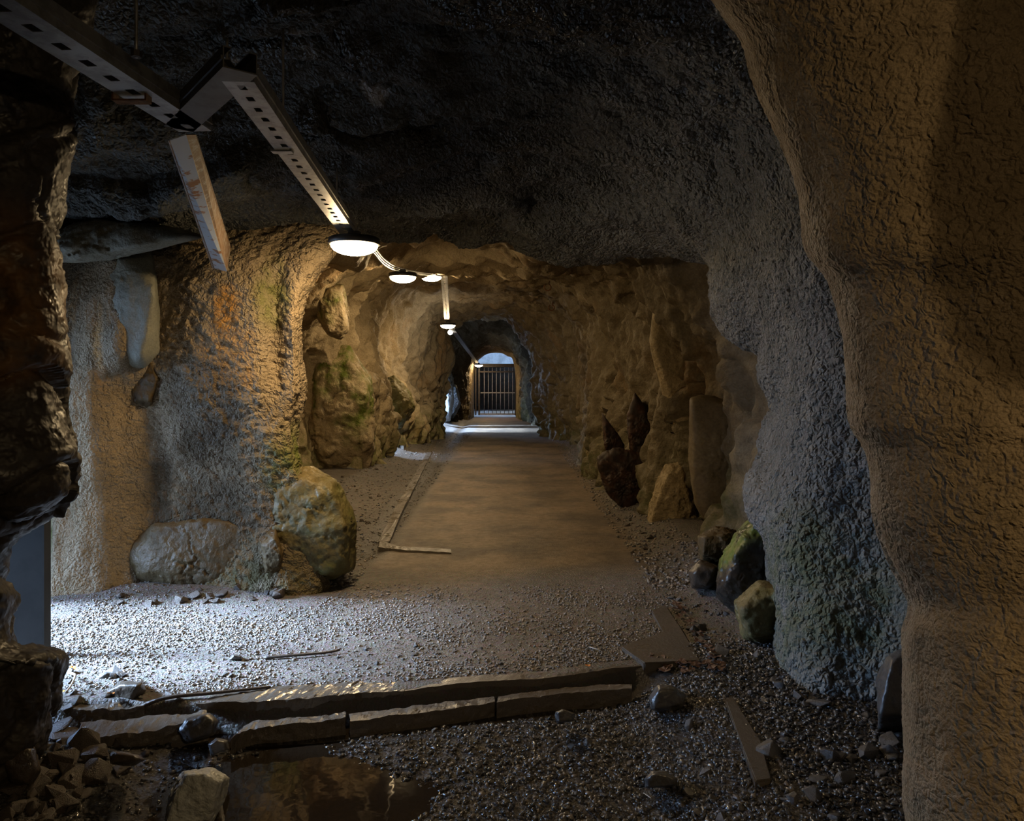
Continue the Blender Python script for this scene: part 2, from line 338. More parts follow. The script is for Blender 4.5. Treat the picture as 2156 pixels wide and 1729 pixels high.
# ---- foreground dark rock at the left
edgeL = [(-300,250),(-60,215),(60,195),(180,165),(300,160),(430,150),(500,128),(570,120),(640,128),(720,140),(800,150),(880,152),(940,172),(990,182),(1040,178),(1075,150),(1110,112),
         (1145,62),(1180,45),(1215,45),(1250,62),(1275,60),(1320,52),(1360,70),(1385,132),(1400,140),(1440,128),(1480,128),(1530,112),(1580,96),(1620,70),(1700,40)]
rings = []
for py, e in edgeL:
    e = e - 24 - (18 if 1100 < py < 1370 else 0)
    dd = 2.95
    rings.append([P(e - 900, py, 3.62), P(e - 200, py, 3.42), P(e - 12, py, dd + 0.2), P(e, py, dd), P(e - 20, py, dd - 0.12), P(e - 90, py, dd - 0.22), P(e - 220, py, dd - 0.30), P(e - 500, py, dd - 0.4), P(e - 1100, py, dd - 0.5)])
gl = loft(rings, 420, 300)
def left_rel(v):
    c = fbm(v + 9, 1.8, 3, 31, ridged=True); f = fbm(v, 5.0, 3, 32)
    return 0.05 * facets(v + 0.1 * fbm(v, 3, 2, 35)[:, None], 2.6, 2) + 0.03 * (c - 0.3) + 0.02 * f + 0.012 * fbm(v, 16, 3, 33, ridged=True) + 0.004 * fbm(v, 45, 2, 34)
gl = displace(gl, left_rel, toward=(0, 1, 1.5))
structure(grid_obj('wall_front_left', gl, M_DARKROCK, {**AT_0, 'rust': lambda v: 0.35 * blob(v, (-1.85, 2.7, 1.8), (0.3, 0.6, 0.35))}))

# ---- left wall that faces the camera
def e_right(y): return np.interp(y, [430,500,560,600,640,700,760,820,870,920,960,1000,1060,1120,1250], [750,720,695,645,640,634,632,640,630,620,620,650,680,690,690])
rows = [(400,5.9),(470,5.75),(530,5.5),(590,5.45),(660,5.42),(740,5.40),(820,5.38),(900,5.38),(980,5.38),(1060,5.40),(1140,5.38),(1200,5.35),(1252,5.31),(1340,5.3)]
rings = []
for y, d in rows:
    e = float(e_right(y))
    def off(px):
        o = 0.0
        blk = np.interp(px, [190,225,300,330], [0,1,1,0]) * np.interp(y, [480,530,740,790], [0,1,1,0]); o -= 0.22 * blk
        o -= 0.16 * np.interp(px, [330,380,480,560], [0,1,1,0]) * np.interp(y, [520,600,860,960], [0,1,1,0.3])
        o += 0.12 * np.interp(px, [545,575,605], [0,1,0]) * np.interp(y, [560,700,900], [0.5,1,0])
        o += 0.10 * np.interp(px, [110,125,150], [1,0.4,0]) + np.interp(px, [108,200,300,380,470,560,640], [-0.12,-0.10,0.12,0.14,0.10,-0.05,0.0]) * np.interp(y, [500,640,1150], [0,1,1])
        o -= 0.06 * np.interp(y, [1020,1150,1250], [0,0.6,1]) * np.interp(px, [280,420,690], [0,0.8,1])
        return o
    r = [((112 - CX) / F * 5.5, 7.6, P(0, y, 5.4)[2]), ((108 - CX) / F * 5.5, 6.2, P(0, y, 5.4)[2])]
    for px in (108, 150, 205, 260, 320, 400, 470, 540, 580, 615):
        if px < e - 15: r.append(P(px, y, d + off(px)))
    r.append(P(e - 18, y, d + 0.02)); r.append(P(e, y, d + 0.25)); r.append(P(e - 40, y, d + 0.9)); r.append(P(e - 120, y, d + 1.8))
    while len(r) < 16: r.insert(-3, tuple((np.array(r[-4]) + np.array(r[-3])) / 2))
    rings.append(r)
ga = loft(rings, 430, 520)
def a_rel(v):
    x = v[:, 0]
    left = 1 - smoothstep(-2.75, -2.5, x)
    rough = 0.045 * fbm(v * [1, 1, 0.6], 2.2, 3, 41) + (0.030 * np.abs(fbm(v, 8, 3, 42)) + 0.022 * fbm(v, 22, 3, 43)) * (1 - 0.85 * left)
    grooves = 0.02 * fbm(v * [1, 1, 0.12], 9.0, 2, 44) * left
    return rough + grooves
ga = displace(ga, a_rel, toward=(-1, 2, 1.5))
AT_A = {'moss': lambda v: np.clip(0.8 * blob(v, P(640, 985, 5.3), (0.35, 0.8, 0.35)) + 0.6 * blob(v, P(560, 600, 5.3), (0.15, 0.8, 0.3)) + 0.5 * smoothstep(0.5, 0.0, v[:, 2]) * smoothstep(-2.7, -2.3, v[:, 0]) + 0.7 * blob(v, P(115, 1200, 5.4), (0.07, 0.8, 0.5)), 0, 1),
        'rust': lambda v: np.clip(0.9 * blob(v, P(468, 655, 5.3), (0.12, 0.8, 0.2), 0.6, 0.5, 5) + 0.35 * blob(v, P(480, 760, 5.3), (0.25, 0.8, 0.3), 0.6, 0.6, 5) + 0.6 * blob(v, P(215, 720, 5.3), (0.05, 0.8, 0.35), 0.6, 0.3) + 0.5 * blob(v, P(150, 640, 5.3), (0.06, 0.8, 0.25)), 0, 1),
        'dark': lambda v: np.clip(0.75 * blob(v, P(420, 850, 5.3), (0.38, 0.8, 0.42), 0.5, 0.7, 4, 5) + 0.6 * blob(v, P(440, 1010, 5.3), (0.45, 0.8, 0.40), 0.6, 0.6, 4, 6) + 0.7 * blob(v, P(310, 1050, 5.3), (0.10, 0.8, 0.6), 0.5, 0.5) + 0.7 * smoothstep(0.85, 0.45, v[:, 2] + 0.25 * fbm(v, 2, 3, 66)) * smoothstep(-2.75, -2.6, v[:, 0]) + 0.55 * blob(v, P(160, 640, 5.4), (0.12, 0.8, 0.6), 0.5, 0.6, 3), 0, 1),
        'wet': lambda v: 0.8 * blob(v, P(450, 750, 5.3), (0.4, 0.8, 0.7))}
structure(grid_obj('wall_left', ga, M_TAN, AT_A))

# ---- tunnel behind: rings run left floor -> over the top -> right floor
def ring(d, pts): return [P(x, y, d) for x, y in pts]
T = [
 [P(*q) for q in ((430,1250,6.3),(400,1130,6.4),(380,900,6.5),(400,700,6.6),(540,540,6.6),(700,450,6.8),(950,415,7.0),(1180,430,7.0),(1380,470,6.7),(1530,520,6.3),(1640,640,5.9),(1740,850,5.6),(1740,1100,5.2),(1740,1300,5.0))],
 ring(6.9, [(440,1240),(430,1130),(400,900),(420,700),(560,540),(720,450),(950,420),(1180,440),(1360,490),(1470,560),(1540,680),(1570,900),(1560,1120),(1550,1250)]),
 ring(8.0, [(560,1200),(540,1080),(500,900),(500,720),(600,580),(740,500),(950,450),(1150,490),(1340,530),(1400,610),(1440,760),(1440,900),(1420,1060),(1410,1200)]),
 ring(9.6, [(560,1120),(510,1030),(470,880),(500,740),(660,610),(790,530),(950,505),(1120,525),(1270,560),(1370,640),(1375,720),(1370,850),(1335,1000),(1320,1120)]),
 ring(11.2, [(620,1080),(590,1000),(560,860),(590,720),(690,620),(790,560),(930,545),(1080,545),(1200,570),(1290,640),(1318,740),(1310,860),(1280,980),(1270,1080)]),
 ring(12.6, [(785,1050),(775,985),(760,860),(735,760),(728,650),(790,580),(910,560),(1050,562),(1170,585),(1250,650),(1275,750),(1265,860),(1255,960),(1250,1050)]),
 ring(16.0, [(845,1000),(838,945),(830,860),(800,760),(815,660),(870,600),(960,592),(1070,595),(1160,625),(1215,690),(1240,790),(1250,870),(1250,940),(1250,990)]),
 ring(20.8, [(928,960),(925,905),(918,830),(935,750),(932,700),(965,668),(1010,655),(1060,662),(1100,688),(1128,728),(1146,790),(1150,850),(1152,905),(1155,950)]),
 ring(21.6, [(880,960),(880,905),(860,830),(860,740),(870,660),(930,610),(1010,580),(1080,585),(1140,620),(1185,680),(1205,770),(1205,850),(1205,905),(1205,950)]),
 ring(24.5, [(900,940),(900,892),(880,830),(880,750),(900,680),(950,635),(1010,610),(1060,615),(1110,645),(1140,700),(1148,780),(1147,840),(1145,895),(1144,940)]),
 ring(27.0, [(945,930),(945,885),(945,830),(950,780),(965,740),(990,715),(1015,702),(1045,700),(1075,708),(1100,730),(1116,770),(1120,830),(1120,885),(1120,930)]),
 ring(30.0, [(996,920),(996,880),(996,830),(998,785),(1004,762),(1012,752),(1024,744),(1040,741),(1056,742),(1068,748),(1080,756),(1087,800),(1087,880),(1087,920)]),
 ring(31.2, [(990,920),(990,880),(990,830),(990,785),(1000,757),(1012,748),(1024,741),(1040,738),(1056,739),(1070,745),(1082,756),(1092,800),(1092,880),(1092,920)]),
]
NCt = 420
gt = loft(T, 900, NCt)
# side openings where daylight falls in: vertices in them are dropped
def tun_rel(v):
    f = smoothstep(30.5, 27, v[:, 1])
    return f * (0.22 * fbm(v * [1, 0.7, 0.6], 0.8, 3, 51) + 0.36 * fbm(v * [0.5, 1.5, 0.45], 1.15, 3, 57, ridged=True) - 0.10 + 0.10 * fbm(v + 3, 1.7, 3, 52, ridged=True) + 0.16 * smoothstep(1.9, 1.1, v[:, 2] + 0.7 * fbm(v, 0.9, 2, 58)) * facets(v * [1, 1, 0.7] + 0.15 * fbm(v, 3, 2, 59)[:, None], 1.7, 1) + 0.045 * fbm(v, 4.5, 3, 53) + 0.015 * fbm(v, 14, 2, 54))
gt = displace(gt, tun_rel, toward=(-0.5, 15, 1.2))
AT_T = {'moss': lambda v: np.clip(0.75 * smoothstep(1.1, 0.1, v[:, 2] + 0.6 * fbm(v, 1.2, 3, 61)), 0, 1) * 0.8, 'rust': lambda v: 0.35 * smoothstep(0.1, 0.5, fbm(v, 0.9, 3, 62)),
        'dark_damp': lambda v: smoothstep(-0.9, 0.9, v[:, 0] + 0.8 * fbm(v, 0.9, 4, 64)),  # tunnel colour multiplied darker towards the right
        'dark': lambda v: np.maximum(0.6 * smoothstep(0.15, 0.5, fbm(v * [1, 1, 0.5], 1.1, 4, 63)), 0.95 * smoothstep(21.0, 21.5, v[:, 1]) * (1 - smoothstep(1.0, 1.25, v[:, 0])) * (1 - smoothstep(26.3, 26.8, v[:, 1]) * smoothstep(-1.0, -0.6, v[:, 0]))), 'wet': zero}  # far chamber: shade put into the colour where lamplight should not reach
def tunnel_part(name, c0, c1, hole=None, mat=None):
    g = gt[:, c0:c1]; nr, nc = g.shape[:2]
    idx = np.arange(nr * nc).reshape(nr, nc)
    f = np.stack([idx[:-1, :-1], idx[:-1, 1:], idx[1:, 1:], idx[1:, :-1]], axis=-1).reshape(-1, 4)
    v = g.reshape(-1, 3)
    if hole:
        c = v[f].mean(axis=1); w = 0.25 * fbm(c, 1.5, 3, 71)
        keep = np.ones(len(f), bool)
        for a, b, h in hole:
            keep &= ~((c[:, 1] > a + w) & (c[:, 1] < b + w) & (c[:, 2] < h + w) & (c[:, 0] < 0))
        f = f[keep]
    return structure(mesh_from(name, v, f, mat or M_TUN, None, True, {k: fn(v) for k, fn in AT_T.items()}))
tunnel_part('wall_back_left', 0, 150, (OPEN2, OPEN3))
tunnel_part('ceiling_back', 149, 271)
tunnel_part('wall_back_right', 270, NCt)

# ---- floor
def kerb_y(x): return np.interp(x, [-3.5,-1.465,-1.06,-.766,-.526,-.19,.206,.53,.78,1.4,3], [3.4,3.52,3.555,3.625,3.66,3.77,3.83,3.95,4.0,4.15,4.4])
WATER_Z = -0.135
def floor_h(x, y):
    v = np.stack([x, y, np.zeros_like(x)], axis=1)
    ky = kerb_y(x)
    z = np.zeros_like(x)
    front = 1 - smoothstep(-0.05, 0.02, y - ky)
    z -= 0.12 * front * (1 - smoothstep(0.45, 0.95, x))
    r = smoothstep(0.75, 1.1, x) * (1 - smoothstep(4.2, 4.6, y)); z += 0.02 * r        # rubble bank at the right
    z += front * 0.02 * smoothstep(0.8, 1.6, x)
    # puddle hollow
    pud = np.exp(-(((x + 1.12) / 0.75) ** 2 + ((y - 2.85) / 0.50) ** 2) ** 2 * (1 + 0.8 * fbm(v, 3.5, 3, 85)))
    z -= 0.06 * pud
    pud2 = np.exp(-(((x + 0.52) / 0.32) ** 2 + ((y - 2.65) / 0.14) ** 2) ** 2); z -= 0.025 * pud2
    ch = np.exp(-((y - (ky - 0.1)) / 0.07) ** 2) * (x > -1.5) * (1 - smoothstep(0.5, 0.8, x)); z -= 0.04 * ch
    z += 0.14 * np.exp(-(((x + 2.0) / 0.55) ** 2 + ((y - 2.8) / 0.55) ** 2)) 
    # gutters and banks along the tunnel walls
    z += 0.10 * smoothstep(1.15, 1.7, x) * smoothstep(4.0, 5.0, y) + 0.10 * smoothstep(-1.75, -2.4, x) * smoothstep(5.9, 7.0, y)
    z += 0.06 * smoothstep(0.35, 0.0, np.abs(y - 5.35)) * smoothstep(-1.2, -2.0, x)
    gut = (1 - smoothstep(0.0, 0.22, np.abs(x + 1.22 + 0.02 * (y - 6)))) * smoothstep(6.2, 6.8, y); z -= 0.035 * gut
    z += 0.016 * fbm(v, 1.3, 3, 81) + 0.007 * fbm(v, 6, 3, 82) * (1 + front)
    gr = smoothstep(-0.15, 0.25, fbm(v, 1.1, 3, 83)) * 0.6 + 0.4
    near = 1 - 0.5 * smoothstep(5.0, 6.2, y)
    z += (0.0045 * fbm(v, 40, 3, 84)) * gr * near * (1 + 0.8 * front)
    return z
def floor_patch(name, x0, x1, y0, y1, nx, ny, yp=1.0):
    xs = np.linspace(x0, x1, nx); ys = y0 + (y1 - y0) * np.linspace(0, 1, ny) ** yp
    X, Y = np.meshgrid(xs, ys); z = floor_h(X.ravel(), Y.ravel())
    g = np.stack([X.ravel(), Y.ravel(), z], axis=1).reshape(ny, nx, 3)
    return structure(grid_obj(name, g, M_FLOOR, {
        'dark_damp': lambda v: np.clip((1 - smoothstep(-0.05, 0.05, v[:, 1] - kerb_y(v[:, 0]))) + 0.8 * (1 - smoothstep(0, 0.3, np.abs(v[:, 0] + 1.22 + 0.02 * (v[:, 1] - 6)))) * smoothstep(6, 6.6, v[:, 1]), 0, 1),
        'concrete': lambda v: smoothstep(5.7, 6.3, v[:, 1]) * smoothstep(-1.2, -1.05, v[:, 0]) * (1 - smoothstep(1.0, 1.3, v[:, 0]))}))
m, nt, b = new_mat('gravel_ground'); M_FLOOR = m
co = N(nt, 'ShaderNodeTexCoord').outputs['Object']
n1 = noise(nt, co, 1.4, 5, 0.6); n2 = noise(nt, co, 14, 6, 0.7); n3 = noise(nt, co, 90, 4, 0.7)
vo = N(nt, 'ShaderNodeTexVoronoi'); vo.inputs['Scale'].default_value = 75; nt.links.new(co, vo.inputs['Vector'])
c = mix(nt, ramp(nt, n1, 0.4, 0.6), (0.17, 0.145, 0.125), (0.12, 0.105, 0.09))
c = mix(nt, 0.35, c, vo.outputs['Color'], 'MULTIPLY')
c = mix(nt, ramp(nt, n2, 0.45, 0.75), c, (0.07, 0.06, 0.05))
c = mix(nt, attr(nt, 'concrete'), c, mix(nt, ramp(nt, n1, 0.42, 0.62), mix(nt, ramp(nt, n2, 0.4, 0.7), (0.17, 0.122, 0.078), (0.11, 0.08, 0.05)), (0.06, 0.043, 0.028)))
CONCF = attr(nt, 'concrete')
c = mix(nt, attr(nt, 'dark_damp'), c, (0.04, 0.035, 0.03))
nt.links.new(c, b.inputs['Base Color'])
rr = math_(nt, 'SUBTRACT', math_(nt, 'ADD', 0.42, math_(nt, 'MULTIPLY', n2, 0.5)), math_(nt, 'MULTIPLY', attr(nt, 'dark_damp'), 0.38))
nt.links.new(rr, b.inputs['Roughness']); b.inputs['Specular IOR Level'].default_value = 0.6
hh = math_(nt, 'ADD', math_(nt, 'MULTIPLY', vo.outputs['Distance'], -0.7), n3)
bn = N(nt, 'ShaderNodeBump'); bn.inputs['Distance'].default_value = 0.012
nt.links.new(math_(nt, 'SUBTRACT', 0.9, math_(nt, 'MULTIPLY', CONCF, 0.6)), bn.inputs['Strength'])
nt.links.new(hh, bn.inputs['Height']); nt.links.new(bn.outputs[0], b.inputs['Normal'])
floor_patch('floor', -4.6, 3.6, -3.0, 7.2, 760, 900, 0.8)
floor_patch('floor_back', -4.6, 3.6, 7.1, 33.0, 240, 500, 1.3)
floor_patch('floor_outside', -14.0, 3.6, 33.0, 45.0, 60, 60)

# ---- surrounding rock mass that keeps daylight out except at the openings
def boxes(name, bs, mat):
    bm = bmesh.new()
    for x0, x1, y0, y1, z0, z1 in bs:
        bmesh.ops.create_cube(bm, size=1, matrix=Matrix.Translation(((x0+x1)/2, (y0+y1)/2, (z0+z1)/2)) @ Matrix.Diagonal((x1-x0, y1-y0, z1-z0, 1)))
    return structure(from_bm(name, bm, mat))
XL = -4.7; bs = []
ys = [-3.2] + [t for o in (OPEN1, OPEN3, OPEN2) for t in o[:2]] + [31.6]
for k in range(0, len(ys), 2): bs.append((XL - 0.3, -3.6, ys[k], ys[k + 1], -0.6, 5.2))
for a, b_, h in (OPEN1, OPEN2, OPEN3): bs.append((XL - 0.3, -3.6, a, b_, h, 5.2))
boxes('wall_outer_left', bs, M_DARKROCK)
boxes('wall_outer_right', [(3.5, 4.0, -3.2, 31.6, -0.6, 5.2)], M_DARKROCK)
boxes('ceiling_outer', [(XL - 0.3, 4.0, -3.2, 31.6, 5.0, 5.5)], M_DARKROCK)
boxes('wall_outer_rear', [(XL - 0.3, 4.0, -3.6, -3.1, -0.6, 5.5)], M_DARKROCK)
boxes('wall_outer_end', [(XL - 0.3, -1.6, 30.8, 31.5, -0.6, 5.5), (0.25, 4.0, 30.8, 31.5, -0.6, 5.5), (-1.6, 0.25, 30.8, 31.5, 2.75, 5.5)], M_DARKROCK)
boxes('floor_yard', [(-90, -3.6, -60, 33, -0.7, -0.10)], M_YARD)  # unseen ground, made wide and dark to cut low sky light
# wall outside, past the gate
bs = boxes('wall_outside', [(-8, 6, 36.5, 39.6, 2.27, 15)], M_BRIGHTWALL)
boxes('wall_skyblock_top', [(XL - 4, 7, 31.0, 31.5, 5.4, 15)], M_DARKROCK)  # this and the next three: unseen walls added to block sky light
boxes('wall_skyblock_left', [(-8.4, -8, 31.5, 39.7, -0.5, 15)], M_DARKROCK)
boxes('wall_skyblock_right', [(6, 6.4, 31.5, 39.7, -0.5, 15)], M_DARKROCK)
boxes('wall_skyblock_near', [(-8.4, XL - 0.2, 31.0, 31.5, -0.5, 15), (3.9, 6.4, 31.0, 31.5, -0.5, 15)], M_DARKROCK)
boxes('wall_outside_lower', [(-8, 6, 39.0, 39.7, -0.5, 2.3)], M_DARKROCK)

# ================================================================ STONES
def hull_mesh(name, pts, mat, cuts=2, disp=0.01, s=6.0, seed=0, smooth=False, bevel=0.0):
    bm = bmesh.new()
    vs = [bm.verts.new(p) for p in pts]
    r = bmesh.ops.convex_hull(bm, input=vs)
    bmesh.ops.delete(bm, geom=[g for g in r['geom_interior'] if isinstance(g, bmesh.types.BMVert)] , context='VERTS')
    for v in [v for v in bm.verts if not v.link_faces]: bm.verts.remove(v)
    if bevel: bmesh.ops.bevel(bm, geom=bm.edges[:], offset=bevel, segments=2, affect='EDGES', clamp_overlap=True)
    if cuts: bmesh.ops.subdivide_edges(bm, edges=bm.edges[:], cuts=cuts, use_grid_fill=True)
    bmesh.ops.triangulate(bm, faces=bm.faces[:])
    for k in range(1 if cuts else 0):
        bmesh.ops.smooth_vert(bm, verts=bm.verts[:], factor=0.4, use_axis_x=True, use_axis_y=True, use_axis_z=True)
    bm.normal_update()
    if disp:
        co = np.array([v.co for v in bm.verts]); n = fbm(co, s, 4, 90 + seed) + 0.6 * fbm(co, s * 0.5, 3, 95 + seed, ridged=True)
        for v, k in zip(bm.verts, n): v.co += v.normal * float(k) * disp
    o = from_bm(name, bm, mat, None, smooth)
    return o
def rebase(o):                                       # move origin to the thing's base centre
    me = o.data; c = np.empty(len(me.vertices) * 3, np.float32); me.vertices.foreach_get('co', c); c = c.reshape(-1, 3)
    b0 = np.array([(c[:, 0].min() + c[:, 0].max()) / 2, (c[:, 1].min() + c[:, 1].max()) / 2, c[:, 2].min()])
    me.vertices.foreach_set('co', (c - b0).ravel().astype(np.float32)); me.update(); o.location = Vector(b0); return o
_ico = {}
def ico(n):
    if n not in _ico:
        bm = bmesh.new(); bmesh.ops.create_icosphere(bm, subdivisions=n, radius=1); bm.verts.index_update()
        _ico[n] = (np.array([v.co for v in bm.verts]), np.array([[v.index for v in f.verts] for f in bm.faces])); bm.free()
    return _ico[n]
def boulder(name, outline, d, thick, bulge, mat, label, cat='boulder', group=None, cuts=5, disp=0.03, s=4.0, seed=0, front=0.75, shift=(0, 0), smooth=True):
    cx = sum(p[0] for p in outline) / len(outline); cy = sum(p[1] for p in outline) / len(outline)
    r = random.Random(seed)
    pts = [P(x, y, d) for x, y in outline]
    pts += [P(cx + (x - cx) * front * r.uniform(.8, 1.25) + shift[0], cy + (y - cy) * front * r.uniform(.8, 1.25) + shift[1], d - bulge * r.uniform(.6, 1.1)) for x, y in outline]
    pts += [P(cx + (x - cx) * 0.8, cy + (y - cy) * 0.8, d + thick) for x, y in outline]
    bm = bmesh.new(); [bm.verts.new(p) for p in pts]
    bmesh.ops.convex_hull(bm, input=bm.verts[:]); bmesh.ops.recalc_face_normals(bm, faces=bm.faces[:])
    c = np.mean(pts, axis=0); nn = []; cc = []
    for f in bm.faces:
        n = np.array(f.normal); k = n @ (np.array(f.verts[0].co) - c)
        if k < 0: n, k = -n, -k
        if k > 1e-4: nn.append(n); cc.append(k)
    bm.free(); nn = np.array(nn); cc = np.array(cc)
    dirs, fc = ico(6 if disp > 0.012 else 5)
    dn = dirs @ nn.T; t = np.where(dn > 1e-3, cc[None] / np.maximum(dn, 1e-3), 1e3)
    p_ = -45.0; rad = (np.minimum(t, 50) ** p_).sum(axis=1) ** (1 / p_)
    v = c + dirs * rad[:, None]
    size = np.ptp(v, axis=0).mean()
    fr = 2.2 / size
    h = 0.9 * (fbm(v, fr, 3, 90 + seed, ridged=True) - 0.2) + 0.8 * fbm(v, fr * 2.5, 4, 91 + seed)
    crack = np.abs(fbm(v * [1, 1, 1.6], fr * 1.2, 3, 93 + seed)); h -= 0.5 * (1 - smoothstep(0.0, 0.03, crack))
    h += 0.35 * fbm(v, fr * 9, 3, 92 + seed, ridged=True)
    v = v + dirs * ((h + 0.35) * min(disp, 0.06 * size))[:, None]
    at = {'moss': smoothstep(-0.1, 0.35, fbm(v, 2.5, 3, 97) + 0.5 * (v[:, 2] - c[2]) / size), 'rust': np.zeros(len(v)), 'dark': 0.6 * (1 - smoothstep(0.0, 0.06, crack)), 'wet': np.full(len(v), 0.3)}
    o = rebase(mesh_from(name, v, fc, mat, None, smooth, at))
    return tag(o, label, cat, group)
M_MOSSROCK = rock_mat('mossy_rock', (0.20, 0.15, 0.06), (0.085, 0.10, 0.025), grain=14, bump=0.7, rough=(0.35, 0.8), dist=0.02, pits=0.3)
M_WETBR = rock_mat('wet_brown_rock', (0.11, 0.072, 0.028), (0.07, 0.048, 0.02), grain=18, bump=0.8, rough=(0.4, 0.75), dist=0.015, pits=0.3, spec=0.3)
M_TANR = rock_mat('tan_rock', (0.38, 0.29, 0.16), (0.28, 0.22, 0.12), grain=12, bump=0.9, rough=(0.5, 0.9), dist=0.03, pits=0.3)
M_SLABR = rock_mat('smooth_brown_slab', (0.21, 0.165, 0.095), (0.13, 0.095, 0.055), grain=9, bump=0.5, rough=(0.4, 0.8), dist=0.01, pits=0.1, spec=0.3)
M_GREYTAN = rock_mat('grey_green_rock', (0.27, 0.26, 0.20), (0.18, 0.18, 0.14), grain=22, bump=0.7, rough=(0.5, 0.9), dist=0.015, pits=0.3)
M_BLUESTONE = rock_mat('grey_wet_stone', (0.26, 0.27, 0.28), (0.2, 0.2, 0.2), grain=12, bump=0.7, rough=(0.3, 0.7), dist=0.02, pits=0.3)
boulder('boulder', [(585,1000),(650,988),(705,1010),(738,1080),(746,1195),(700,1215),(600,1215),(575,1150),(560,1060)], 5.55, 0.5, 0.22, M_MOSSROCK, 'big mossy green and brown boulder at the right end of the left wall', disp=0.035)
boulder('boulder', [(240,1160),(320,1108),(460,1092),(570,1105),(605,1150),(600,1222),(480,1238),(340,1238),(258,1222)], 5.5, 0.5, 0.14, M_WETBR, 'low wide wet brown boulder glinting at the foot of the left wall', disp=0.03, seed=3)
boulder('boulder', [(545,1140),(580,1115),(592,1160),(590,1200),(560,1205)], 5.3, 0.3, 0.15, M_WETBR, 'small cracked wet rock wedged between the mossy boulder and the low wide boulder', disp=0.02, seed=4)
boulder('hanging_rock', [(668,625),(690,605),(722,603),(728,640),(732,690),(715,712),(690,700),(675,665)], 9.4, 0.9, 0.2, M_TUN, 'tan rock knob jutting from the fissure left of the tunnel', 'rock', disp=0.06, seed=5)
boulder('boulder', [(660,770),(700,740),(735,735),(775,800),(785,940),(770,985),(690,990),(655,940)], 12.2, 1.4, 0.35, M_TUN, 'tall smooth tan rock buttress on the left below the hanging knob', disp=0.10, s=2.0, seed=6)
boulder('boulder', [(790,810),(830,795),(862,830),(868,862),(845,895),(808,898),(790,870)], 15.2, 0.8, 0.5, M_MOSSROCK, 'cracked green and grey rock bulging from the left tunnel wall', disp=0.10, s=2.0, seed=7)
boulder('boulder', [(777,875),(798,865),(812,885),(826,935),(800,948),(776,945)], 16.0, 0.5, 0.3, M_BLUESTONE, 'blue grey lit stone standing at the left tunnel wall base', disp=0.06, s=2, seed=8)
boulder('boulder', [(926,700),(938,720),(942,790),(955,840),(948,885),(926,890)], 24.0, 0.6, 0.3, M_BLUESTONE, 'tall blue lit rock in the far side opening left of the gate', disp=0.15, s=1.5, seed=9)
boulder('boulder', [(940,800),(962,815),(968,850),(955,880),(940,882)], 26.0, 0.6, 0.3, M_BLUESTONE, 'smaller blue grey rock to the right of the tall blue lit rock', disp=0.12, s=1.5, seed=10)
# right side
boulder('boulder', [(1452,840),(1480,828),(1555,850),(1572,900),(1545,1105),(1500,1110),(1462,1060),(1450,950)], 7.25, 0.6, 0.12, M_SLABR, 'flat smooth brown rock slab leaning on the right tunnel wall', disp=0.02, seed=11, front=0.88)
boulder('boulder', [(1475,1130),(1510,1112),(1545,1120),(1560,1150),(1525,1190),(1480,1180)], 5.4, 0.3, 0.2, M_WETBR, 'rounded wet brown rock lying against the right wall foot', disp=0.03, seed=12)
boulder('boulder', [(1450,1205),(1475,1180),(1515,1192),(1518,1215),(1490,1240),(1458,1238)], 5.25, 0.2, 0.12, M_STONE2, 'grey angular block lying at the foot of the rounded wet rock', disp=0.01, seed=13, smooth=False, cuts=2)
boulder('boulder', [(1520,1190),(1560,1120),(1625,1060),(1660,1180),(1640,1290),(1560,1290),(1512,1250)], 4.8, 0.5, 0.25, M_DARKROCK, 'dark mossy boulder packed against the grey right wall', disp=0.05, seed=14)
boulder('boulder', [(1555,1270),(1600,1230),(1650,1240),(1660,1350),(1620,1370),(1570,1340)], 4.4, 0.4, 0.2, M_MOSSROCK, 'green grey boulder below the dark mossy boulder', disp=0.04, seed=15)
boulder('boulder', [(1850,1430),(1870,1385),(1925,1350),(1960,1400),(1960,1530),(1850,1532)], 3.15, 0.3, 0.12, M_STONE, 'dark square block half hidden behind the right pillar', disp=0.015, seed=16, smooth=False, cuts=3)
boulder('rock_shard', [(1268,870),(1285,900),(1312,935),(1310,960),(1275,945)], 9.15, 0.4, 0.05, M_HOLLOW, 'narrow dark brown jagged shard low on the right tunnel wall, left one of three', 'rock', disp=0.03, s=3, seed=17, smooth=False)
boulder('rock_shard', [(1322,880),(1337,826),(1362,870),(1382,940),(1360,975),(1330,960)], 9.05, 0.4, 0.05, M_HOLLOW, 'tall dark brown pointed shard on the right tunnel wall, upper right one of three', 'rock', disp=0.03, s=3, seed=27, smooth=False)
boulder('rock_shard', [(1258,965),(1290,945),(1365,960),(1372,1010),(1345,1075),(1318,1072),(1285,1040),(1268,1010)], 8.9, 0.4, 0.06, M_HOLLOW, 'broad nearly black jagged shard at the base of the right tunnel wall', 'rock', disp=0.04, s=3, seed=37, smooth=False)
boulder('boulder', [(1368,720),(1380,610),(1398,545),(1455,545),(1475,640),(1458,760),(1452,860),(1480,950),(1450,980),(1402,860)], 7.95, 0.7, 0.10, M_TANR, 'pale tan shotcrete covered rib on the right tunnel wall, above the dark shards', 'rock', disp=0.02, seed=38)
boulder('boulder', [(196,540),(250,520),(318,522),(332,600),(336,740),(306,775),(250,770),(222,690)], 5.42, 0.5, 0.20, M_GREYTAN, 'smooth grey green block jutting from the upper left wall', 'rock', disp=0.015, seed=39)
boulder('rock_ledge', [(118,520),(130,484),(200,466),(330,474),(440,498),(330,522),(200,545),(125,548)], 5.05, 0.8, 0.15, M_GREYTAN, 'flat pale rock ledge across the top of the left wall', 'rock', disp=0.05, seed=44)
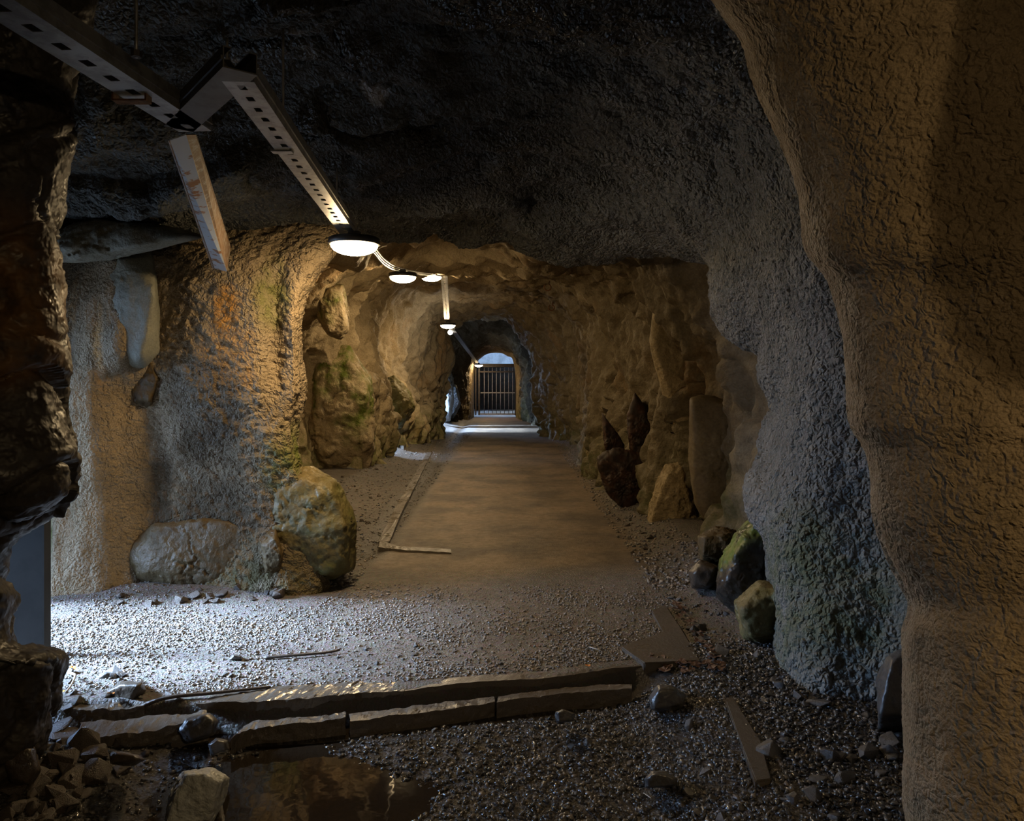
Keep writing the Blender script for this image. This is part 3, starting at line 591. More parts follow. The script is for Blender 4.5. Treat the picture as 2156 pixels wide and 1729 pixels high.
boulder('boulder', [(248,772),(325,765),(345,800),(318,860),(282,850),(258,810)], 5.55, 0.4, 0.10, M_WETBR, 'dark broken rock directly under the jutting grey green block', 'rock', disp=0.03, seed=40)
boulder('boulder', [(1375,1060),(1400,985),(1440,975),(1460,1040),(1480,1160),(1400,1160),(1365,1110)], 7.9, 0.5, 0.2, M_TANR, 'broken tan rock beside the dark jagged hollow', disp=0.06, seed=18)
boulder('boulder', [(1236,930),(1262,900),(1270,960),(1262,1000),(1240,985)], 12.0, 0.5, 0.2, M_MOSSROCK, 'pale greenish rock slab at the right tunnel wall, past the dark hollow', disp=0.06, seed=19)
# large stones in the foreground
boulder('boulder', [(350,1740),(368,1665),(390,1628),(445,1622),(478,1640),(470,1680),(440,1745)], 2.72, 0.28, 0.10, M_PALE, 'long pale wet rock lying in the puddle', 'rock', disp=0.016, s=9, seed=20, cuts=5)
boulder('rock', [(1366,1470),(1385,1443),(1415,1445),(1442,1462),(1438,1490),(1400,1500),(1375,1495)], 3.55, 0.12, 0.06, M_STONE, 'dark angular rock with blue lit left face beside the fallen slab', 'rock', cuts=2, disp=0.006, seed=21, smooth=False)
boulder('rock', [(228,1455),(255,1436),(300,1436),(306,1455),(280,1475),(235,1478)], 3.6, 0.15, 0.08, M_CONC, 'flat topped pale stone lying left of the kerb end', 'rock', cuts=2, disp=0.006, seed=22, smooth=False)
boulder('rock', [(205,1428),(222,1415),(248,1418),(250,1432),(225,1438)], 3.85, 0.10, 0.05, M_STONE, 'small black stone behind the flat topped pale stone', 'rock', cuts=2, disp=0.006, seed=23, smooth=False)
boulder('rock', [(378,1540),(395,1515),(440,1503),(457,1520),(450,1545),(400,1560)], 3.32, 0.12, 0.06, M_STONE, 'dark pointed rock at the left end of the broken inner kerb', 'rock', cuts=2, disp=0.01, seed=24, smooth=False)
boulder('rock', [(1170,1500),(1185,1495),(1210,1503),(1208,1518),(1172,1520)], 3.4, 0.08, 0.04, M_STONE, 'black stone alone on the gravel right of the inner kerb', 'rock', cuts=2, disp=0.005, seed=25, smooth=False)
boulder('rock', [(1358,1640),(1375,1625),(1400,1625),(1425,1640),(1420,1655),(1360,1658)], 2.9, 0.08, 0.04, M_STONE, 'flat black stone on the gravel at the bottom right', 'rock', cuts=2, disp=0.005, seed=26, smooth=False)
boulder('rock', [(440,1568),(455,1555),(478,1560),(482,1580),(445,1590)], 3.15, 0.10, 0.05, M_STONE, 'small dark block at the water edge before the inner kerb', 'rock', cuts=2, disp=0.005, seed=27, smooth=False)
boulder('rock', [(480,1390),(490,1378),(508,1382),(510,1390)], 4.07, 0.06, 0.03, M_STONE, 'small black stone on the sunlit gravel left of the dark stick', 'rock', cuts=2, disp=0.003, seed=28, smooth=False)
boulder('rock', [(0,1600),(20,1578),(70,1575),(85,1620),(60,1660),(20,1650)], 2.85, 0.2, 0.08, M_STONE2, 'tall brown slab leaning at the foot of the dark left rock', 'rock', cuts=3, disp=0.01, seed=29, smooth=False)
boulder('rock', [(230,1590),(240,1582),(290,1590),(305,1600),(280,1612),(234,1608)], 2.95, 0.10, 0.05, M_STONE2, 'flat wet brown stone at the left shore of the puddle', 'rock', cuts=2, disp=0.005, seed=30, smooth=False)

random.seed(5)
def stone_mesh(seed, flat=0.5):
    r = random.Random(seed); pts = []
    for _ in range(16):
        v = Vector((r.gauss(0, 1), r.gauss(0, 1), r.gauss(0, 1))).normalized() * r.uniform(0.8, 1.0)
        pts.append((v.x * 0.5, v.y * 0.36, v.z * 0.5 * flat))
    o = hull_mesh('stone', pts, M_STONE, 0, 0, bevel=0.02)
    me = o.data; bpy.data.objects.remove(o); return me
def set_mat(me, m): me = me.copy(); me.materials[0] = m; return me
SM = [stone_mesh(k, 0.35 + 0.3 * (k % 3)) for k in range(8)]
SMW = SM; SMB = [set_mat(m_, M_STONE2) for m_ in SM]; SMP = [set_mat(m_, M_PALE) for m_ in SM]
def ground_z(x, y): return float(floor_h(np.array([x]), np.array([y]))[0])
def put_stone(px, py, size, meshes, label, group, zg=0.0):
    x, y, _ = G(px, py, zg)
    z = ground_z(x, y)
    x, y, _ = G(px, py, z)
    r = random
    o = bpy.data.objects.new('stone', r.choice(meshes)); COL.objects.link(o)
    s = size; o.scale = (s, s * r.uniform(.8, 1.2), s * r.uniform(.8, 1.2))
    o.location = (x, y, ground_z(x, y) + 0.16 * s * 0.5); o.rotation_euler = (r.uniform(-.35, .35), r.uniform(-.35, .35), r.uniform(0, 6.28))
    tag(o, label, 'stone', group); return o
def scatter(n, poly, smin, smax, meshes, label, group, zg=0.0):
    xs = [p[0] for p in poly]; ysp = [p[1] for p in poly]; k = 0
    while k < n:
        px = random.uniform(min(xs), max(xs)); py = random.uniform(min(ysp), max(ysp)); ins = False; j = len(poly) - 1
        for i in range(len(poly)):
            if (poly[i][1] > py) != (poly[j][1] > py) and px < (poly[j][0] - poly[i][0]) * (py - poly[i][1]) / (poly[j][1] - poly[i][1]) + poly[i][0]: ins = not ins
            j = i
        if ins:
            put_stone(px, py, smin + (smax - smin) * random.random() ** 2, meshes, label, group, zg); k += 1
scatter(75, [(0,1580),(120,1545),(260,1560),(330,1600),(220,1650),(150,1729),(0,1729)], 0.05, 0.19, SMB, 'brown wet stone in the rubble pile at the bottom left corner', 'brown rubble at the bottom left', -0.1)
scatter(26, [(140,1400),(330,1425),(420,1480),(380,1560),(140,1560)], 0.04, 0.12, SMW + SMB, 'dark stone lying between the left rock and the kerb end', 'stones left of the kerb end', -0.05)
scatter(30, [(1560,1440),(1700,1440),(1900,1540),(1915,1729),(1640,1729)], 0.05, 0.14, SMW, 'dark wet slate stone in the rubble beside the right pillar', 'slate rubble by the right pillar', -0.05)
scatter(28, [(1090,1600),(1560,1560),(1640,1729),(1200,1729)], 0.03, 0.08, SMW, 'dark wet stone on the gravel at the bottom right', 'stones on the wet gravel', -0.1)
scatter(20, [(1130,1470),(1560,1470),(1600,1600),(900,1600)], 0.03, 0.07, SMW, 'small dark stone on the wet gravel in front of the kerbs', 'stones in front of the kerbs', -0.1)
scatter(34, [(240,1246),(500,1238),(740,1222),(765,1228),(560,1256),(240,1268)], 0.05, 0.14, SMB, 'brown stone in the rubble strip at the foot of the left wall', 'rubble at the foot of the left wall')
scatter(30, [(1400,1260),(1470,1230),(1560,1290),(1640,1400),(1640,1450),(1500,1400)], 0.04, 0.12, SMB + SMW, 'grey brown stone in the rubble between the slab and the right wall', 'rubble between the slab and the right wall')
scatter(28, [(130,1300),(900,1290),(1300,1330),(1250,1400),(450,1440),(150,1400)], 0.02, 0.06, SMW, 'small dark stone scattered on the daylit gravel', 'stones on the daylit gravel')
scatter(14, [(1330,1080),(1400,1150),(1480,1230),(1400,1240),(1300,1150)], 0.04, 0.10, SMB, 'brown stone along the foot of the right tunnel wall', 'stones along the right tunnel wall')
scatter(12, [(700,1000),(780,960),(860,940),(790,1100),(750,1160)], 0.05, 0.12, SMB, 'stone in the gravel strip left of the tunnel path', 'stones left of the tunnel path')

# fine gravel: one uncountable mass
def gravel(name, n, sampler, smin, smax, mat, label, seed):
    r = np.random.RandomState(seed)
    tv = []; tf = []
    for k in range(6):
        bm = bmesh.new()
        for _ in range(9):
            v = r.normal(size=3); v /= np.linalg.norm(v); bm.verts.new(v * [0.55, 0.42, 0.30])
        q = bmesh.ops.convex_hull(bm, input=bm.verts[:])
        bmesh.ops.triangulate(bm, faces=bm.faces[:]); bm.verts.index_update()
        tv.append(np.array([v.co for v in bm.verts])); tf.append(np.array([[v.index for v in f.verts] for f in bm.faces])); bm.free()
    x, y = sampler(r, n); z = floor_h(x, y)
    s = smin + (smax - smin) * r.rand(len(x)) ** 3
    V = []; Fc = []; base = 0
    for k in range(6):
        sel = np.arange(len(x)) % 6 == k; m_ = sel.sum()
        a = r.rand(m_) * 6.283; t = r.normal(size=m_) * 0.35
        v = np.repeat(tv[k][None], m_, 0)
        ct, st = np.cos(t)[:, None], np.sin(t)[:, None]
        vx, vz = v[..., 0] * ct - v[..., 2] * st, v[..., 0] * st + v[..., 2] * ct
        ca, sa = np.cos(a)[:, None], np.sin(a)[:, None]
        wx, wy = vx * ca - v[..., 1] * sa, vx * sa + v[..., 1] * ca
        w = np.stack([wx, wy, vz], -1) * s[sel][:, None, None] + np.stack([x[sel], y[sel], z[sel] + s[sel] * 0.12], -1)[:, None]
        nv = tv[k].shape[0]
        Fc.append((tf[k][None] + (np.arange(m_) * nv)[:, None, None]).reshape(-1, 3) + base); V.append(w.reshape(-1, 3)); base += m_ * nv
    o = mesh_from(name, np.concatenate(V), np.concatenate(Fc), mat, None, False)
    return tag(o, label, 'gravel', None, 'stuff')
def grav_mat(name, ca, cb, cc, rough):
    m, nt, b = new_mat(name)
    g = N(nt, 'ShaderNodeNewGeometry'); r = N(nt, 'ShaderNodeValToRGB'); nt.links.new(g.outputs['Random Per Island'], r.inputs[0])
    e = r.color_ramp.elements; e[0].color = (*ca, 1); e[1].color = (*cc, 1); k = e.new(0.6); k.color = (*cb, 1)
    nt.links.new(r.outputs[0], b.inputs['Base Color']); b.inputs['Roughness'].default_value = rough; b.inputs['Specular IOR Level'].default_value = 0.8
    return m
M_GW = grav_mat('wet_gravel', (0.035, 0.036, 0.04), (0.07, 0.066, 0.062), (0.17, 0.15, 0.13), 0.18)
M_GD = grav_mat('damp_gravel', (0.08, 0.075, 0.07), (0.15, 0.135, 0.12), (0.26, 0.20, 0.14), 0.4)
def s_front(r, n):
    x = r.uniform(-2.4, 2.2, n * 2); y = r.uniform(2.2, 4.3, n * 2)
    ok = (y < kerb_y(x) - 0.14) | (x > 0.85)
    z = floor_h(x, y); ok &= z > WATER_Z - 0.006
    dens = smoothstep(-1.6, 0.8, x) * 0.8 + 0.2
    ok &= r.rand(n * 2) < dens
    return x[ok][:n], y[ok][:n]
def s_mid(r, n):
    x = r.uniform(-3.4, 1.6, n * 3); y = r.uniform(3.4, 5.6, n * 3); v = np.stack([x, y, 0 * x], 1)
    d = smoothstep(-0.15, 0.3, fbm(v, 1.3, 3, 301)) * 0.8 + 0.12 + 0.4 * (1 - smoothstep(0.0, 0.5, y - kerb_y(x)))
    ok = (y > kerb_y(x) + 0.10) & (r.rand(n * 3) < d * (1 - 0.8 * smoothstep(4.9, 5.5, y)))
    return x[ok][:n], y[ok][:n]
def s_back(r, n):
    y = 5.5 + 16 * r.rand(n) ** 1.6; x = np.where(r.rand(n) < 0.5, r.uniform(-2.4, -1.15, n), r.uniform(1.0, 1.6, n)); return x, y
gravel('gravel', 42000, s_front, 0.006, 0.036, M_GW, 'black wet gravel covering the ground in front of the kerbs', 1)
gravel('gravel', 42000, s_mid, 0.005, 0.026, M_GD, 'grey gravel spread over the daylit ground behind the kerbs', 2)
gravel('gravel', 9000, s_back, 0.012, 0.05, M_GD, 'brown gravel along both sides of the tunnel path', 3)

# ================================================================ WATER
m, nt, b = new_mat('puddle_water'); M_WATER = m
b.inputs['Base Color'].default_value = (0.018, 0.014, 0.010, 1); b.inputs['Roughness'].default_value = 0.03; b.inputs['Specular IOR Level'].default_value = 0.6
co = N(nt, 'ShaderNodeTexCoord').outputs['Object']; bn = N(nt, 'ShaderNodeBump'); bn.inputs['Strength'].default_value = 0.08; bn.inputs['Distance'].default_value = 0.01
nt.links.new(noise(nt, co, 9, 2, 0.5), bn.inputs['Height']); nt.links.new(bn.outputs[0], b.inputs['Normal'])
def water(x0, x1, y0, y1, z, label):
    o = mesh_from('puddle', [(x0,y0,z),(x1,y0,z),(x1,y1,z),(x0,y1,z),(x0,y0,z-.3),(x1,y0,z-.3),(x1,y1,z-.3),(x0,y1,z-.3)], [(0,1,2,3),(4,7,6,5),(0,4,5,1),(1,5,6,2),(2,6,7,3),(3,7,4,0)], M_WATER, None, False)
    return tag(o, label, 'puddle')
water(-2.3, -0.1, 2.2, 3.52, WATER_Z, 'dark still puddle in front of the kerbs at the bottom left')
kc = [(-1.45,3.40),(-0.9,3.46),(-0.4,3.57),(0.1,3.68),(0.55,3.80)]
vs = [(x, y - 0.06, -0.128) for x, y in kc] + [(x, y + 0.09, -0.128) for x, y in kc]; vs += [(x, y, z - .2) for x, y, z in vs]
n_ = len(kc); fc = []
for i in range(n_ - 1):
    fc += [(i, i+1, n_+i+1, n_+i), (2*n_+i, 3*n_+i, 3*n_+i+1, 2*n_+i+1), (i, 2*n_+i, 2*n_+i+1, i+1), (n_+i, n_+i+1, 3*n_+i+1, 3*n_+i)]
tag(mesh_from('water_channel', vs, fc, M_WATER, None, False), 'thin dark water lying between the two kerbs', 'water')

# ================================================================ KERBS AND SLABS
def bar_path(name, top_front, top_back, h, mat, label, cat, group=None, disp=0.006, seed=0):
    """kerb: top front edge and top back edge as world points, extruded down"""
    n = 60; a = cr1(top_front, n); b_ = cr1(top_back, n)
    prof = []
    for k in range(7): prof.append(a + np.array([0, 0.0, -h]) * (1 - k / 6))
    for k in range(1, 6): prof.append(a + (b_ - a) * k / 5)
    for k in range(1, 4): prof.append(b_ + np.array([0, 0, -h]) * k / 3)
    g = np.stack(prof, axis=1)                      # n, m, 3
    nn, mm = g.shape[:2]; v = g.reshape(-1, 3)
    v = v + 0.9 * disp * np.stack([fbm(v, 8, 3, 200 + seed), fbm(v, 8, 3, 210 + seed), fbm(v, 8, 3, 220 + seed) * 1.4], 1) + disp * 0.6 * np.stack([fbm(v, 30, 2, 203), fbm(v, 30, 2, 204), fbm(v, 30, 2, 205)], 1)
    idx = np.arange(nn * mm).reshape(nn, mm); f = np.stack([idx[:-1, :-1], idx[:-1, 1:], idx[1:, 1:], idx[1:, :-1]], -1).reshape(-1, 4).tolist()
    f.append(list(idx[0])); f.append(list(idx[-1])[::-1])
    return tag(rebase(mesh_from(name, v, f, mat, None, False)), label, cat, group)
kf = [(-1.465,3.52,0.0),(-1.06,3.555,0.005),(-.766,3.625,0.005),(-.526,3.66,0.0)]
bar_path('kerb_stone', kf, [(-1.42,3.63,0.0),(-1.04,3.70,0.012),(-.75,3.75,0.01),(-.52,3.76,0.0)], 0.15, M_CONCW, 'wet glinting kerb length at the left end of the long outer kerb', 'kerb', disp=0.012)
bar_path('kerb_stone', [(-.52,3.662,0.0),(-.19,3.77,0.0),(.206,3.83,0.0),(.53,3.95,0.0),(.80,4.02,-0.005)], [(-.515,3.76,0.0),(-.19,3.85,0.0),(.206,3.90,0.0),(.53,4.0,0.0),(.80,4.06,-0.005)], 0.15, M_CONC, 'long straight dry kerb length reaching toward the broken slab', 'kerb', disp=0.005, seed=2)
bar_path('kerb_stone', [G(485,1556,-.06),G(530,1535,-.055),G(620,1526,-.055),G(728,1514,-.055)], [G(500,1545,-.06),G(525,1520,-.055),G(620,1512,-.055),G(726,1501,-.055)], 0.12, M_CONC, 'short broken inner kerb piece at the water edge, left of the gap', 'kerb', disp=0.014, seed=3)
bar_path('kerb_stone', [G(738,1520,-.055),G(830,1508,-.055),G(950,1492,-.055),G(1040,1478,-.055)], [G(736,1503,-.055),G(830,1492,-.055),G(950,1478,-.055),G(1040,1468,-.055)], 0.12, M_CONC, 'inner kerb piece with a blue lit broken end, right of the gap', 'kerb', disp=0.010, seed=4)
bar_path('kerb_stone', [G(1045,1478,-.05),G(1150,1465,-.05),G(1250,1455,-.04),G(1330,1450,-.03)], [G(1050,1466,-.05),G(1150,1453,-.05),G(1250,1443,-.04),G(1330,1441,-.03)], 0.10, M_CONC, 'low sunken last piece of the inner kerb at its right end', 'kerb', disp=0.008, seed=5)
bar_path('kerb_stone', [G(165,1548,-.03),G(230,1550,-.03),G(330,1535,-.03),G(440,1514,-.03)], [G(170,1520,-.03),G(240,1518,-.03),G(330,1508,-.03),G(436,1499,-.03)], 0.10, M_CONC, 'flat wet kerb slab lying loose left of the inner kerb', 'kerb', disp=0.012, seed=6)
bar_path('kerb_stone', [G(132,1495,0),G(220,1494,.01),G(304,1488,0)], [G(136,1480,0),G(220,1478,.01),G(302,1474,0)], 0.10, M_CONC, 'short crumbled kerb piece beside the left rock', 'kerb', disp=0.018, seed=7)
def slab(pts, z, th, label):
    top = [G(x, y, z) for x, y in pts]; n = len(top)
    bm = bmesh.new(); t = [bm.verts.new(p) for p in top]; l = [bm.verts.new((p[0], p[1], p[2] - th)) for p in top]
    bm.faces.new(t); bm.faces.new(l[::-1])
    for i in range(n): bm.faces.new((t[i], l[i], l[(i+1) % n], t[(i+1) % n]))
    bmesh.ops.bevel(bm, geom=bm.edges[:], offset=0.006, segments=2, affect='EDGES')
    return tag(rebase(from_bm('concrete_slab', bm, M_CONC)), label, 'slab')
slab([(1308,1362),(1330,1352),(1372,1340),(1398,1330),(1380,1300),(1372,1285),(1401,1272),(1430,1318),(1476,1391),(1400,1392),(1356,1396),(1335,1380)], 0.022, 0.07, 'broken concrete slab lying near the right wall')
slab([(812,930),(870,908),(878,912),(850,940)], 0.15, 0.2, 'low concrete ledge by the left tunnel wall')
slab([(1525,1470),(1545,1468),(1600,1560),(1625,1640),(1590,1645),(1560,1560)], 0.035, 0.12, 'dark flat kerb slab half buried in rubble by the right pillar')
def kerb_line(pts, w, h, label):
    a = [G(*p) for p in pts]
    return bar_path('path_edging', [(x, y, z + h) for x, y, z in a], [(x + w, y + (0.06 if abs(a[0][0]-a[-1][0]) > abs(a[0][1]-a[-1][1]) else 0), z + h) for x, y, z in a], 0.06, M_CONC, label, 'edging', disp=0.008)
kerb_line([(797,1143),(830,1075),(862,1020),(895,960),(918,918)], 0.10, 0.012, 'wet concrete edging along the left side of the tunnel path')
bar_path('path_edging', [G(797,1152,.012),G(850,1158,.012),G(950,1163,.008)], [G(800,1138,.012),G(850,1150,.012),G(950,1156,.008)], 0.06, M_CONC, 'short wet glinting edging across the near end of the path', 'edging', disp=0.006, seed=9)

# ================================================================ STICKS, LEAVES, GRASS
def tube(name, pts, r, mat, parent=None, seg=8, taper=1.0, n=None):
    pts = cr1(pts, n or max(8, len(pts) * 5)); k = len(pts); ring_ = []
    tg = np.gradient(pts, axis=0); tg /= np.linalg.norm(tg, axis=1)[:, None]
    up = np.array([0, 0, 1.0]) if abs(tg[0][2]) < 0.9 else np.array([1.0, 0, 0])
    V = []
    for i in range(k):
        s = np.cross(tg[i], up); s /= np.linalg.norm(s); u = np.cross(s, tg[i]); rr_ = r * (1 + (taper - 1) * i / (k - 1))
        for j in range(seg):
            a = 2 * math.pi * j / seg; V.append(pts[i] + rr_ * (math.cos(a) * s + math.sin(a) * u))
    Fc = [(i*seg+j, i*seg+(j+1) % seg, (i+1)*seg+(j+1) % seg, (i+1)*seg+j) for i in range(k-1) for j in range(seg)]
    Fc += [tuple(range(seg))[::-1], tuple((k-1)*seg+j for j in range(seg))]
    return mesh_from(name, V, Fc, mat, parent, True)
def zg(px, py, lift=0.01):
    x, y, _ = G(px, py, 0); z = ground_z(x, y); x, y, _ = G(px, py, z); return (x, y, ground_z(x, y) + lift)
tag(tube('stick', [zg(557,1389), zg(620,1386,.015), zg(680,1381,.015), zg(716,1376,.02)], 0.009, M_WOOD, taper=0.7), 'dark stick lying on the daylit gravel', 'stick')
tag(tube('stick', [zg(262,1480,.02), zg(340,1477,.02), zg(450,1468,.02), zg(570,1455,.02)], 0.011, M_WOOD, taper=0.6), 'long dark stick lying behind the left end of the outer kerb', 'stick')
tag(tube('twig', [zg(1240,1366), zg(1254,1372,.015), zg(1266,1374,.01)], 0.003, M_TWIG), 'short pale twig on the gravel left of the broken slab', 'twig')
tag(tube('twig', [zg(1355,1678), zg(1371,1690,.012)], 0.002, M_TWIG), 'thin white straw on the wet gravel at the bottom right', 'twig')
tag(tube('root', [zg(148,1430,.03), zg(158,1445,.05), zg(150,1462,.04), zg(138,1470,.02)], 0.007, M_TWIG, taper=0.6), 'pale curved root beside the left rock', 'root')
def leaf_mesh(mat, seed):
    r = random.Random(seed); bm = bmesh.new(); n = 9; c = bm.verts.new((0, 0, 0.006)); rim = []
    for i in range(n):
        a = 2 * math.pi * i / n; q = 0.5 * r.uniform(0.75, 1.1)
        rim.append(bm.verts.new((q * math.cos(a), q * 0.7 * math.sin(a), r.uniform(0, 0.16))))
    for i in range(n): bm.faces.new((c, rim[i], rim[(i+1) % n]))
    e = bmesh.ops.extrude_face_region(bm, geom=bm.faces[:]); bmesh.ops.translate(bm, verts=[v for v in e['geom'] if isinstance(v, bmesh.types.BMVert)], vec=(0, 0, 0.03))
    o = from_bm('leaf', bm, mat); me = o.data; bpy.data.objects.remove(o); return me
LO, LY, LB = leaf_mesh(M_LEAF, 1), leaf_mesh(M_LEAFY, 2), leaf_mesh(M_LEAFB, 3)
def leaf(px, py, s, me, label, group=None, lift=0.02):
    o = bpy.data.objects.new('leaf', me); COL.objects.link(o); o.location = zg(px, py, lift); o.scale = (s,) * 3
    o.rotation_euler = (random.uniform(-.3, .3), random.uniform(-.3, .3), random.uniform(0, 6)); tag(o, label, 'leaf', group)
leaf(153, 1416, .045, LO, 'orange leaf beside the left rock, on the gravel'); leaf(233, 1474, .05, LO, 'orange leaf under the flat topped pale stone', lift=.03)
leaf(130, 1507, .035, LY, 'yellow leaf at the edge of the left rock'); leaf(1238, 1458, .04, LO, 'red orange leaf beside the sunken inner kerb')
for k in range(46):
    leaf(random.uniform(1350, 1520), random.uniform(1402, 1422) + 0.0, random.uniform(.035, .07), LB, 'brown dead leaf in the litter below the broken slab', 'dead leaves below the slab')
for k in range(30):
    t = random.random(); leaf(1412 + 85 * t + random.uniform(-4, 22), 1275 + 120 * t, random.uniform(.03, .06), LB, 'brown dead leaf in the gap right of the broken slab', 'dead leaves beside the slab')
r_ = np.random.RandomState(4); V = []; Fc = []
for k in range(700):
    x0, y0, _ = G(100 + 45 * r_.rand() ** 1.5 - 3, 1250 + 12 * r_.rand()); z0 = ground_z(x0, y0); h = 0.02 + .035 * r_.rand(); a = 6.28 * r_.rand(); dx, dy = 0.003 * math.cos(a), 0.003 * math.sin(a); lx, ly = r_.normal(size=2) * 0.02
    b0 = len(V); V += [(x0-dx, y0-dy, z0-.005), (x0+dx, y0+dy, z0-.005), (x0+lx, y0+ly, z0+h)]; Fc.append((b0, b0+1, b0+2))
tag(mesh_from('grass', V, Fc, M_GRASS, None, False), 'patch of short green grass at the side opening', 'grass', None, 'stuff')

# ================================================================ CABLE TRAYS
TZ = 2.47
def channel(name, a, b_, w, h, mat, parent, slots=True, t=0.004, flip=False, pitch=0.10, slot_part=True, double=True):
    """perforated U channel: slotted flat bottom plate with two lips standing up"""
    a = Vector(a); b_ = Vector(b_); L = (b_ - a).length; dr = (b_ - a).normalized()
    s = dr.cross(Vector((0, 0, 1))).normalized(); u = s.cross(dr).normalized()
    M = Matrix((( dr.x, s.x, u.x, a.x), (dr.y, s.y, u.y, a.y), (dr.z, s.z, u.z, a.z), (0, 0, 0, 1)))
    bm = bmesh.new()
    if slots:                                        # plate with real slots
        n = max(1, int(L / pitch)); p = L / n
        ycuts = [-w/2, -w*0.13, w*0.13, w/2] if double else [-w/2, -w*0.14, w*0.14, w/2]
        for i in range(n):
            x0, x1, x2, x3 = i * p, i * p + p * 0.30, i * p + p * 0.70, (i + 1) * p
            for (xa, xb) in ((x0, x1), (x1, x2), (x2, x3)):
                for j in range(3):
                    if (xa, xb) == (x1, x2) and j == 1: continue
                    vs_ = [bm.verts.new((xa, ycuts[j], 0)), bm.verts.new((xb, ycuts[j], 0)), bm.verts.new((xb, ycuts[j+1], 0)), bm.verts.new((xa, ycuts[j+1], 0))]
                    bm.faces.new(vs_)
        bmesh.ops.remove_doubles(bm, verts=bm.verts[:], dist=1e-5)
        e = bmesh.ops.extrude_face_region(bm, geom=bm.faces[:]); bmesh.ops.translate(bm, verts=[v for v in e['geom'] if isinstance(v, bmesh.types.BMVert)], vec=(0, 0, t))
    else:
        bmesh.ops.create_cube(bm, size=1, matrix=Matrix.Translation((L/2, 0, t/2)) @ Matrix.Diagonal((L, w, t, 1)))
    bm.transform(M); from_bm('bottom_plate', bm, mat, parent)
    for sd in (-1, 1):
        bm = bmesh.new()
        bmesh.ops.create_cube(bm, size=1, matrix=Matrix.Translation((L/2, sd * (w/2 + t/2), h/2)) @ Matrix.Diagonal((L, t, h, 1)))
        bmesh.ops.create_cube(bm, size=1, matrix=Matrix.Translation((L/2, sd * (w/2 - 0.010), h - t/2)) @ Matrix.Diagonal((L, 0.022, t, 1)))
        bmesh.ops.create_cube(bm, size=1, matrix=Matrix.Translation((L/2, sd * (w/2 + 0.006), h*0.45)) @ Matrix.Diagonal((L, 0.008, 0.012, 1)))
        bm.transform(M); from_bm('side_rail', bm, mat, parent)
def TP(px, py, z=TZ):
    d = (z - EYE) * F / (HY - py); return ((px - CX) / F * d, d, z)
tr = empty('cable_tray', TP(500, 180)); tag(tr, 'long grey perforated cable tray running under the ceiling to the first lamp', 'cable tray')
def child_fix(root):                                 # children built in world space keep their place under a moved root
    for ch in root.children: ch.matrix_parent_inverse = Matrix.Translation(root.location).inverted()
A0, A1 = TP(735, 496, 2.45), TP(501, 172)
channel('x', A1, A0, 0.095, 0.075, M_GALV, tr)
child_fix(tr)
tr2 = empty('cable_tray', TP(440, 240)); tag(tr2, 'short dark cable tray dogleg joining the two long trays', 'cable tray')
channel('x', TP(376, 272), TP(506, 150), 0.10, 0.068, M_TRAYD, tr2, slots=False); child_fix(tr2)
tr3 = empty('cable_tray', TP(200, 140)); tag(tr3, 'grey perforated cable tray running to the top left corner', 'cable tray')
channel('x', TP(-120, -60), TP(411, 277), 0.125, 0.07, M_GALV, tr3, pitch=0.115)
child_fix(tr3)
def rod(px, y0, y1, d, label, nut=True):
    root = empty('hanger_rod', P(px, y1, d)); tag(root, label, 'hanger rod')
    tube('rod', [P(px, y0, d), P(px, y1, d)], 0.0055, M_GALV, root, 8, n=6)
    if nut:
        bm = bmesh.new(); q = P(px, y1, d); bmesh.ops.create_cone(bm, segments=6, radius1=0.016, radius2=0.016, depth=0.02, cap_ends=True, matrix=Matrix.Translation((q[0], q[1], q[2] + 0.012))); from_bm('nut', bm, M_GATED, root)
    child_fix(root)
rod(287, -60, 122, 2.38, 'thick hanger rod holding the corner tray near the top left')
rod(478, 80, 150, 2.63, 'short hanger rod above the tray dogleg')
rod(596, 60, 262, 3.07, 'thin hanger rod in the middle of the perforated tray')
rod(709, 355, 425, 4.20, 'hanger rod just before the first lamp')
def bracket(px0, px1, py, d, label):
    a = P(px0, py, d); b_ = P(px1, py, d)
    bm = bmesh.new(); L = b_[0] - a[0]
    bmesh.ops.create_cube(bm, size=1, matrix=Matrix.Translation(((a[0]+b_[0])/2, a[1], a[2])) @ Matrix.Diagonal((L, 0.04, 0.006, 1)))
    bmesh.ops.create_cube(bm, size=1, matrix=Matrix.Translation((a[0], a[1], a[2] + 0.018)) @ Matrix.Diagonal((0.006, 0.04, 0.04, 1)))
    bmesh.ops.create_cube(bm, size=1, matrix=Matrix.Translation((b_[0], a[1], a[2] + 0.018)) @ Matrix.Diagonal((0.006, 0.04, 0.04, 1)))
    tag(rebase(from_bm('tray_bracket', bm, M_RUST if px0 < 300 else M_GALV)), label, 'bracket')
bracket(243, 312, 214, 2.59, 'rusty bracket under the tray at the top left'); bracket(574, 614, 320, 3.19, 'steel bracket under the middle of the perforated tray'); bracket(693, 722, 461, 4.54, 'small bracket under the tray just before the first lamp')
